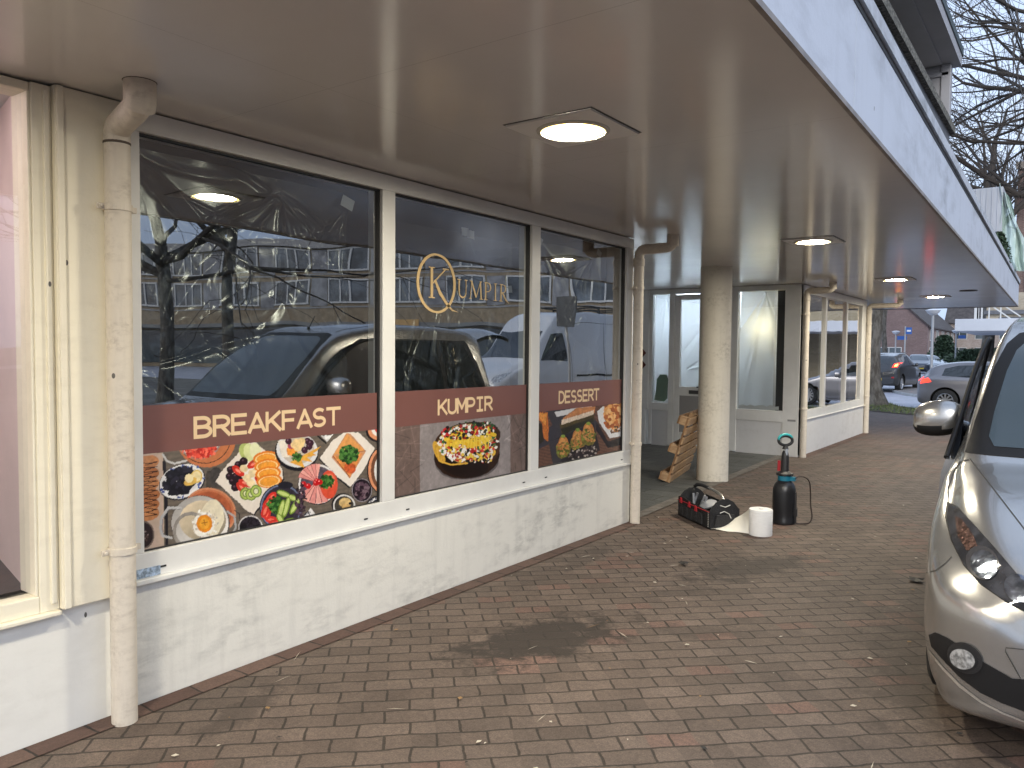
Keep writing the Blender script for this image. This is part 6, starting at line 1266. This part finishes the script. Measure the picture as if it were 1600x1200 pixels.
# pale terrace behind the hedge
tr_=thing('terraced_house','pale brick terrace with rows of windows behind the far street lamps','houses',(-13,132,0)); m=MB(); m.box(-16,12,132,140,0,6.2); obj('wall',m,brickmat('pale brick',(.36,.29,.25),(.44,.37,.33),(.35,.32,.30),.22,.07,.008,plane='XZ',fine=.05),tr_)
m=MB(); m.prism([(131.5,6.1),(136,9.6),(140.5,6.1)],lambda u,v,t:(t,u,v),-16,12); obj('roof',m,M_roof,tr_)
for k in range(9): win(tr_,-15+k*3,-13+k*3,3.7,5.2,132,1); win(tr_,-15+k*3,-13+k*3,.8,2.5,132,1)
# second shopping parade: far canopy, upper storeys
pd=thing('shopping_parade','brick shop parade with white canopy, roller shutter and white-framed windows at the far right','shops',(-3.1,50,0))
m=MB(); m.box(-4.5,14,40.6,50,2.62,3.17); obj('far_canopy',m,mat('far white fascia',(.62,.65,.70),.45,var=.04,vscale=.6),pd,bevel=.02)
bxx=-3.0
m=MB(); m.box(bxx,16,53.4,66,3.2,12.6); obj('upper_wall',m,brickmat('dark red brick',(.17,.10,.085),(.24,.15,.13),(.30,.27,.24),.22,.07,.01,plane='XZ',fine=.05),pd)
m=MB(); m.box(bxx-1.0,16,49.5,53.4,3.18,4.9); obj('lower_wall',m,brickmat('buff brick',(.42,.35,.25),(.50,.43,.32),(.42,.38,.32),.22,.07,.01,plane='XZ',fine=.05),pd)
m=MB(); m.box(bxx-1.1,16,49.3,53.5,3.75,3.95); m.box(bxx-.4,16,49.4,49.5,3.3,3.6); obj('cladding_band',m,M_slate,pd)
m=MB(); m.box(bxx-.1,16,53.2,53.4,12.2,12.6); obj('parapet',m,mat('buff parapet',(.30,.26,.22),.8),pd)
win(pd,bxx+.75,bxx+3.2,8.6,11.6,53.4,1); win(pd,bxx+4,bxx+6.5,8.6,11.6,53.4,1)
m=MB()
m.box(bxx+.55,16,53.25,53.4,5.0,8.0)
for k in range(20): m.box(bxx+.55,16,53.22,53.25,5.0+k*.14,5.09+k*.14)
obj('roller_shutter',m,mat('dark blue grey shutter',(.07,.08,.10),.5),pd)
m=MB(); m.box(bxx+.4,16,53.1,53.4,7.95,8.25); obj('shutter_box',m,mat('shutter box',(.05,.055,.07),.5),pd)
m=MB(); m.box(1.0,16,50,60,0,2.6); obj('shop_wall',m,mat('dim shop wall',(.18,.16,.15),.8,var=.2,vscale=.7),pd)
st_=thing('stair_railing','white sloping stair railing above the far canopy','railing',(-3.8,47,3.17)); m=MB()
for dy in (0,.9): m.bar((-4.1,46+dy,4.5),(-2.6,46+dy,3.3),.06,.06); m.bar((-4.1,46+dy,4.9),(-2.3,46+dy,3.5),.06,.06)
for x in (-4.1,-3.6,-3.1): m.box(x-.03,x+.03,46,46.06,3.17,4.9-(x+4.1)*.75)
m.box(-4.25,-4.05,46,46.3,3.17,5.6); m.box(-3.95,-3.88,46,46.1,3.17,5.6); obj('rails',m,M_wfr,st_)
# evergreen bush, hedge
def leafball(name,label,cx,cy,w_,d_,h,n,seed,col,size=.09,cat_='shrub',group=None):
    rs=random.Random(seed); t=thing(name,label,cat_,(cx,cy,0),0,group); m=MB()
    for k in range(n):
        a=rs.random()*6.28; v=rs.random()**.6; e=rs.random(); rad=math.sqrt(rs.random())*(1-.75*e**2)*(1+.25*math.sin(a*3+seed)+.2*math.sin(a*7+e*9))
        p=Vector((cx+rad*math.cos(a)*w_/2,cy+rad*math.sin(a)*d_/2,h*e)); q=Vector((rs.gauss(0,1),rs.gauss(0,1),rs.gauss(0,1))).normalized(); s_=q.cross(Vector((rs.gauss(0,1),rs.gauss(0,1),1))).normalized(); L=size*rs.uniform(.6,1.6)
        m.mi=0 if rs.random()<.6 else 1; m.add([p-q*L,p+s_*L*.5,p+q*L,p-s_*L*.5],[(0,1,2,3)])
    obj('foliage',m,[mat(name+' leaf a',col,.7),mat(name+' leaf b',tuple(v*1.8 for v in col),.7)],t,recalc=False)
    m=MB(); m.tube([(cx,cy,0),(cx,cy,h*.6)],.06,8); obj('stem',m,M_bark,t); return t
leafball('evergreen_shrub','round dark evergreen bush in front of the pale terrace, right of the tall street lamp',-10.1,83.7,2.8,2.6,3.3,4200,3,(.035,.06,.03),.13)
leafball('hedge','low clipped green hedge behind the grey hatchback roof',-5.3,76,12,2,2.0,3500,8,(.04,.06,.028),.16,'hedge')
leafball('evergreen_shrub','sprawling grey-green bush under the far canopy by the pollard trunk',-6.3,68,3.6,2,1.9,2200,6,(.11,.12,.075),.12)
t=leafball('evergreen_shrub','small conifer growing on the canopy roof beside the green net',-1.12,15.6,.42,.35,.55,2200,5,(.02,.045,.02),.022); t.location.z=3.12
# ------------------------------------------------------------------ apartment block across the street (seen in the glass)
A0=Vector((60.,34.,0)); A1=Vector((14.,49.8,0)); ad=(A1-A0).normalized(); an=Vector((-ad.y,ad.x,0)); 
if an.y>0: an=-an
LEN=(A1-A0).length; ang=math.atan2(ad.y,ad.x)
ap=thing('apartment_block','three-storey grey-brown apartment block with white-framed windows across the street','flats',tuple(A0),ang)
sg=1 if Matrix.Rotation(ang,3,'Z')@Vector((0,-1,0))@an>0 else -1
def loc_box(name,u0,u1,n0,n1,z0,z1,m_,parent=None,bev=0):
    mb=MB(); a,b=sorted((-sg*n0,-sg*n1)); mb.box(u0,u1,a,b,z0,z1); return obj(name,mb,m_,parent or ap,world=False,bevel=bev)
# parent inverse is irrelevant here: coordinates are local
M_ab=mat('apartment brick',(.34,.265,.175),.85,var=.15,vscale=2.5); M_ac=mat('apartment roof fascia',(.33,.32,.31),.6)
loc_box('wall',0,LEN,-8,0,0,10.0,M_ab); loc_box('roof_fascia',-.3,LEN+.3,-8.2,.35,9.55,10.15,M_ac); 
for z in (4.75,7.35): loc_box('floor_band',0,LEN,0,.05,z-.12,z,M_ac)
loc_box('shop_canopy',0,LEN,0,2.4,3.15,3.42,mat('apartment canopy edge',(.22,.22,.21),.7))
loc_box('shop_glazing',0,LEN,0,.04,.3,3.0,M_wgl)
u=.8
while u<LEN-3.4:
    for (z0,z1) in ((5.1,6.95),(7.7,9.45)):
        mb=MB(); f=.13; wN=3.2
        def b_(a,b,c,d,o): q0,q1=sorted((0,-sg*o)); mb.box(a,b,q0,q1,c,d)
        b_(u,u+wN,z1-f,z1,.1); b_(u-.05,u+wN+.05,z0-f,z0,.14); b_(u,u+f,z0,z1-f,.1); b_(u+wN-f,u+wN,z0,z1-f,.1); b_(u+1.2,u+1.2+f,z0,z1-f,.09); b_(u+2.0,u+2.0+f,z0,z1-f,.09)
        w_=obj('window',mb,M_wfr,ap,world=False); mb=MB(); q0,q1=sorted((-sg*.005,-sg*.03)); mb.box(u+f,u+wN-f,q0,q1,z0,z1-f); obj('pane',mb,mat('block pane',(.10,.12,.14),.1,spec=.8,var=.7,vscale=.6),w_,world=False)
        mb=MB(); q0,q1=sorted((-sg*.002,-sg*.06)); mb.box(u+wN+.15,u+wN+1.6,q0,q1,z0-.3,z1); obj('balcony_panel',mb,mat('balcony panel',(.28,.28,.29),.6,var=.3,vscale=.9),ap,world=False)
    u+=4.9
sgn_=thing('shop_sign','orange shop sign on the apartment block, reflected beside the gold logo','sign',(0,0,0)); 
pp=A0+ad*36.5-(-an)*.6; mb=MB(); Q=Matrix.Translation(A0)@Matrix.Rotation(ang,4,'Z'); q0,q1=sorted((-sg*2.42,-sg*2.5)); mb.box(26.3,29.4,q0,q1,3.15,3.62,Q); obj('sign_panel',mb,mat('orange sign',(.55,.33,.12),.5),sgn_)
# yellowish brick corner building reflected in the dessert window
yb=thing('corner_building','yellow-brown brick corner building reflected at the right of the dessert window','building',(10,46,0)); mb=MB(); mb.box(2.5,13.5,46,56,0,9.5); obj('wall',mb,brickmat('yellow brown brick',(.34,.28,.17),(.42,.35,.23),(.36,.32,.26),.22,.07,.01,plane='XZ',fine=.05),yb)
win(yb,4.2,6.4,5.0,6.6,46,1); win(yb,8.6,11,5.0,6.6,46,1); 
# ------------------------------------------------------------------ every loose piece of these becomes an object of its own
def split_loose(o, limit=100):
    me=o.data; n=len(me.vertices); par=list(range(n))
    def find(a):
        while par[a]!=a: par[a]=par[par[a]]; a=par[a]
        return a
    for e in me.edges:
        a,b=find(e.vertices[0]),find(e.vertices[1])
        if a!=b: par[a]=b
    groups={}
    for p in me.polygons: groups.setdefault(find(p.vertices[0]),[]).append(p)
    if len(groups)<2 or len(groups)>limit: return
    items=list(groups.values()); co=[v.co.copy() for v in me.vertices]
    for k,ps in enumerate(items):
        ids=sorted({i for p in ps for i in p.vertices}); mp_={i:j for j,i in enumerate(ids)}
        m2=bpy.data.meshes.new(o.name.split('.')[0]); m2.from_pydata([co[i] for i in ids],[],[[mp_[i] for i in p.vertices] for p in ps])
        for m in me.materials: m2.materials.append(m)
        m2.polygons.foreach_set('material_index',[p.material_index for p in ps]); m2.polygons.foreach_set('use_smooth',[p.use_smooth for p in ps])
        if ps[0].use_smooth: m2.set_sharp_from_angle(angle=R(40))
        q=o.copy(); q.data=m2; COL.objects.link(q)
        for c in (list(o.children) if k==0 else []): c.parent=q
    bpy.data.objects.remove(o)
NAMES={'lower_panel','pocket','block','drain_slot','deck_board','cross_board','bottom_board','tool_handle','interior_bulb','wiper','mullion','tape_piece','handle_bar','door_handle_set','crossbar','door_handle','pipe_joint','buckle_thread'}
for o in list(bpy.data.objects):
    if o.type=='MESH' and o.parent and o.name.split('.')[0] in NAMES: split_loose(o)
